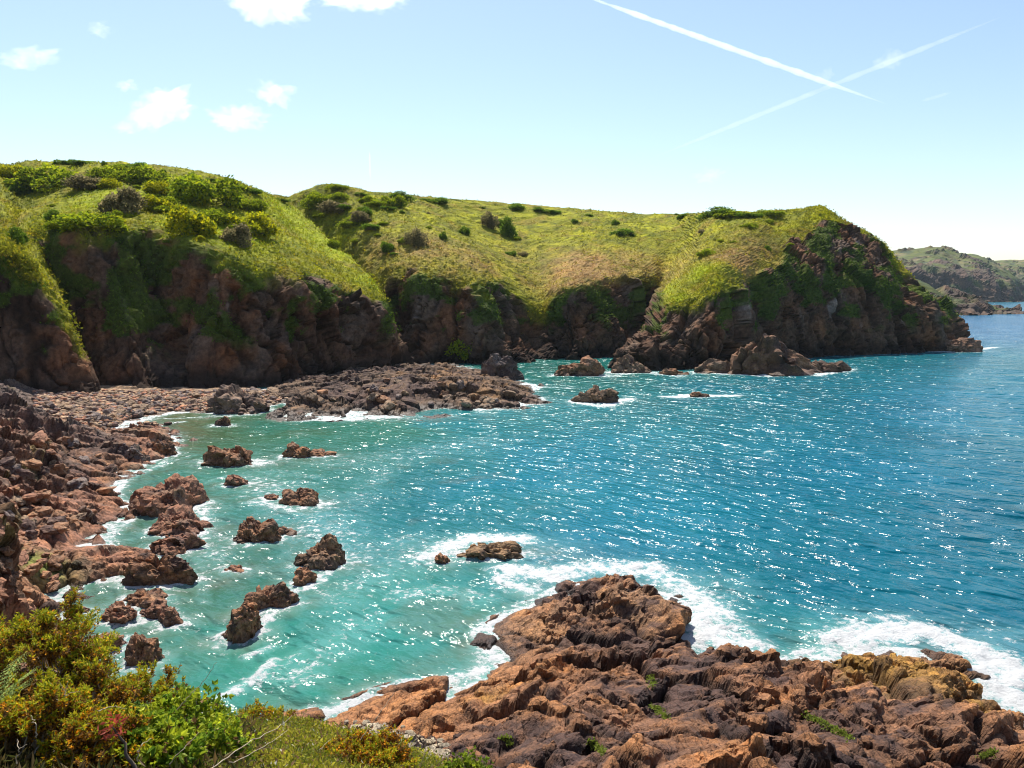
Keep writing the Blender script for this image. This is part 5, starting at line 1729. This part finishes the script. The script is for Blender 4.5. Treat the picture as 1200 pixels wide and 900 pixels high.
def red_stem():
    base, tip = at_y(160, 905, 4.3), at_y(132, 852, 4.35)
    v, f = tube(crooked(base, tip, 8, 0.03), 0.012, 0.005, 6)
    root = link('red_leaved_plant', None, 'plant with a thick brown stem and red leaves at the bottom left', 'plant', loc=base)
    link('stem', build_mesh('stem', v - base, f, M_BARK, None), parent=root)
    d = rand_dirs(46, 0.4)
    Pn = tip + RNG.normal(size=(46, 3)) * 0.035
    V, F, cc = leaf_quads(Pn, d, RNG.uniform(.03, .07, 46), 0.018, np.array([0.38, 0.07, 0.04]) * RNG.uniform(.6, 1.3, size=(46, 1)))
    link('leaves', build_mesh('leaves', V - base, F, M_LEAF, cc, smooth=False), parent=root)


red_stem()


# small green plants rooted in the rock shelf
def rock_plant(px0, py0, px1, py1, label, n=160):
    r = np.random.default_rng(int(px0))
    pts = []
    for k in range(n):
        t = r.uniform()
        h = cast(BV_RIGHT, px0 + (px1 - px0) * t + r.normal() * 2.5, py0 + (py1 - py0) * t + r.normal() * 2.0)
        if h is not None:
            pts.append(h[:])
    Pn = np.array(pts); m = len(Pn)
    off = Pn.mean(0)
    parts = [leaf_quads(Pn - off, rand_dirs(m, 0.8), RNG.uniform(.08, .2, m), RNG.uniform(.05, .09, m), np.array([0.20, 0.25, 0.035]) * RNG.uniform(.7, 1.3, size=(m, 1))) for _ in range(4)]
    V, F, cc = merge(parts)
    link('rock_plant', build_mesh('rock_plant', V, F, M_LEAF, cc, smooth=False), label, 'plants', 'stuff', loc=off)


rock_plant(945, 838, 998, 866, 'longest strip of yellow green plants in a crack of the near right rocks')
rock_plant(764, 828, 780, 841, 'small green plant tuft in the dark rock below the brown hump', 90)
rock_plant(690, 868, 706, 882, 'pale green tuft in a cleft of the dark rock at the bottom', 80)
rock_plant(762, 794, 766, 803, 'tiny green tuft on the upper dark rock', 50)
rock_plant(1150, 888, 1166, 880, 'green tuft near the bottom right corner of the rocks', 60)
rock_plant(590, 864, 600, 872, 'faint green tuft on the dark rock near the clifftop turf', 40)


# cream pebbles where the turf meets the rock
def pebbles():
    V, F = ico(1)
    parts = []
    rr = random.Random(9)
    for _ in range(420):
        t = rr.random()
        px = 420 + 95 * t + rr.gauss(0, 9); py = 853 + 30 * t + rr.gauss(0, 5)
        h = cast(BV_RIGHT, px, py)
        if h is None: continue
        s = rr.uniform(.07, .20)
        parts.append((V * np.array([s * rr.uniform(.8, 1.3), s, s * .6]) + np.array([h.x, h.y, h.z + s * .3]), F, np.tile(np.append(np.array([0.45, 0.37, 0.26]) * rr.uniform(.6, 1.3), 0), (len(V), 1))))
    V2, F2, cc = merge(parts)
    link('pebbles', build_mesh('pebbles', V2, F2, M_ROCK_NEAR, cc, smooth=False), 'cream pebbles lying between the turf and the orange rock', 'pebbles', 'stuff')


pebbles()

# ---------------------------------------------------------------- clouds and vapour trails
def vapour_mat(name, density, aniso=0.5, noise_scale=None, lo=0.42, hi=0.62):
    m = bpy.data.materials.new(name)
    m.use_nodes = True
    nt = m.node_tree
    nt.nodes.remove(nt.nodes['Principled BSDF'])
    v = node(nt, 'ShaderNodeVolumePrincipled')
    v.inputs['Color'].default_value = (1, 1, 1, 1)
    v.inputs['Anisotropy'].default_value = aniso
    v.inputs['Density'].default_value = density
    if noise_scale:
        geo = node(nt, 'ShaderNodeTexCoord')
        n = noise_tex(nt, geo.outputs['Object'], noise_scale, 5, 0.62)
        mr = node(nt, 'ShaderNodeMapRange')
        mr.inputs['From Min'].default_value = lo; mr.inputs['From Max'].default_value = hi
        mr.inputs['To Min'].default_value = 0.0; mr.inputs['To Max'].default_value = density
        nt.links.new(n.outputs['Fac'], mr.inputs['Value'])
        nt.links.new(mr.outputs['Result'], v.inputs['Density'])
    nt.links.new(v.outputs['Volume'], nt.nodes['Material Output'].inputs['Volume'])
    return m


M_CLOUD = vapour_mat('cloud_vapour', 0.011, 0.55, 0.009, 0.42, 0.70)
M_WISP = vapour_mat('thin_cloud_vapour', 0.006, 0.55, 0.010, 0.42, 0.7)


def cloud(px, py, w, h, label, y=4000.0, seed=0, mat=None, slant=0.0):
    c = at_y(px, py, y)
    k = y / FPX
    V, F = ico(5)
    d = V * (1 + 0.55 * fbm(V * 1.6 + seed * 2.9, 4, seed + 30) + 0.25 * fbm(V * 4.5 + seed, 3, seed + 31))[:, None]
    p = d * np.array([w * k * 0.49, w * k * 0.40, h * k * 0.50])
    p[:, 2] += slant * p[:, 0]
    ms = build_mesh('cloud', p, F, mat or M_CLOUD, None)
    link('cloud', ms, label, 'cloud', group='small white clouds', loc=c)


cloud(190, 126, 76, 34, 'largest puffy white cloud above the left hill, trailing to the lower left', seed=1, slant=.25)
cloud(156, 145, 36, 16, 'wispy lower left tail of the largest puffy cloud', seed=2, mat=M_WISP, slant=.3)
cloud(277, 138, 56, 26, 'white cloud right of the largest puffy cloud, lower of the pair there', seed=3)
cloud(320, 109, 42, 24, 'white cloud above and right of its pair partner', seed=4, slant=-.2)
cloud(32, 68, 62, 18, 'wispy white cloud at the upper left edge', seed=5, slant=.15, mat=M_WISP)
cloud(118, 34, 24, 16, 'faint little cloud near the top left', seed=6, mat=M_WISP)
cloud(150, 100, 24, 11, 'tiny white cloud above the largest puffy cloud', seed=7)
cloud(315, 4, 84, 38, 'bright white cloud cut by the top edge left of centre', seed=8)
cloud(425, -4, 96, 20, 'flat white cloud sliver along the top edge', seed=9)
cloud(968, 87, 18, 13, 'tiny cloud scrap just above where the vapour trails cross', seed=10, mat=M_WISP)
cloud(1043, 70, 30, 20, 'small ragged cloud lying on the fainter long vapour trail', seed=11, mat=M_WISP)
cloud(830, 206, 34, 16, 'faint cloud low over the headland', seed=12, mat=M_WISP)


def trail(p0, p1, w0, w1, density, label, y=9000.0, seed=0):
    a, b = at_y(p0[0], p0[1], y), at_y(p1[0], p1[1], y * 1.03)
    k = y / FPX
    n = 130
    ts = np.linspace(0, 1, n)
    side = 10
    ax = (b - a) / np.linalg.norm(b - a)
    u = np.cross(ax, [0, 1, 0]); u /= np.linalg.norm(u)
    v = np.cross(ax, u)
    V = []
    nz = fbm(np.stack([ts * 22, np.full(n, seed), np.zeros(n)], 1), 3, seed + 700)
    for i, t in enumerate(ts):
        w = (w0 + (w1 - w0) * t) * k * 0.5 * (1 + 0.35 * nz[i]) * min(1, (t * 5 + 0.03), ((1 - t) * 4 + 0.02))
        c = a + (b - a) * t
        for s in range(side):
            an = 2 * math.pi * s / side
            V.append(c + (u * math.cos(an) + v * math.sin(an)) * w)
    F = []
    for i in range(n - 1):
        for s in range(side):
            i0, i1 = i * side + s, i * side + (s + 1) % side
            F.append([i0, i1, i1 + side, i0 + side])
    V = np.array(V)
    off = (a + b) / 2
    m = build_mesh('vapour_trail', V - off, np.array(F), vapour_mat('trail_vapour', density, 0.55), None)
    link('vapour_trail', m, label, 'vapour trail', group='aircraft vapour trails', loc=off)


trail((670, -10), (1042, 123), 5.5, 7.5, 0.012, 'boldest white vapour trail slanting down from the top edge', seed=1)
trail((760, 187), (1180, 17), 5, 7, 0.0034, 'fainter long vapour trail rising to the right across the bold one', seed=2)
trail((1078, 119), (1116, 108), 4, 4, 0.0018, 'short faint vapour trail at the right of the sky', seed=3)
trail((433, 176), (434, 212), 2.5, 2.5, 0.010, 'short upright vapour trail above the dip in the headland', seed=4)

# ---------------------------------------------------------------- sea haze
def haze():
    x0, x1, y0, y1, z0, z1 = -2600, 2600, -60, 17000, -9.0, 112.0
    V = np.array([[x, y, z] for z in (z0, z1) for y in (y0, y1) for x in (x0, x1)], float)
    F = np.array([[0, 2, 3, 1], [4, 5, 7, 6], [0, 1, 5, 4], [2, 6, 7, 3], [0, 4, 6, 2], [1, 3, 7, 5]])
    m = bpy.data.materials.new('sea_haze')
    m.use_nodes = True
    nt = m.node_tree
    nt.nodes.remove(nt.nodes['Principled BSDF'])
    v = node(nt, 'ShaderNodeVolumePrincipled')
    v.inputs['Color'].default_value = (0.80, 0.90, 1.0, 1)
    v.inputs['Density'].default_value = 0.000025
    v.inputs['Anisotropy'].default_value = 0.2
    nt.links.new(v.outputs['Volume'], nt.nodes['Material Output'].inputs['Volume'])
    link('haze', build_mesh('haze', V, F, m, None, smooth=False), 'thin sea haze over the bay', 'haze', 'stuff')


USE_HAZE = True
if USE_HAZE:
    haze()
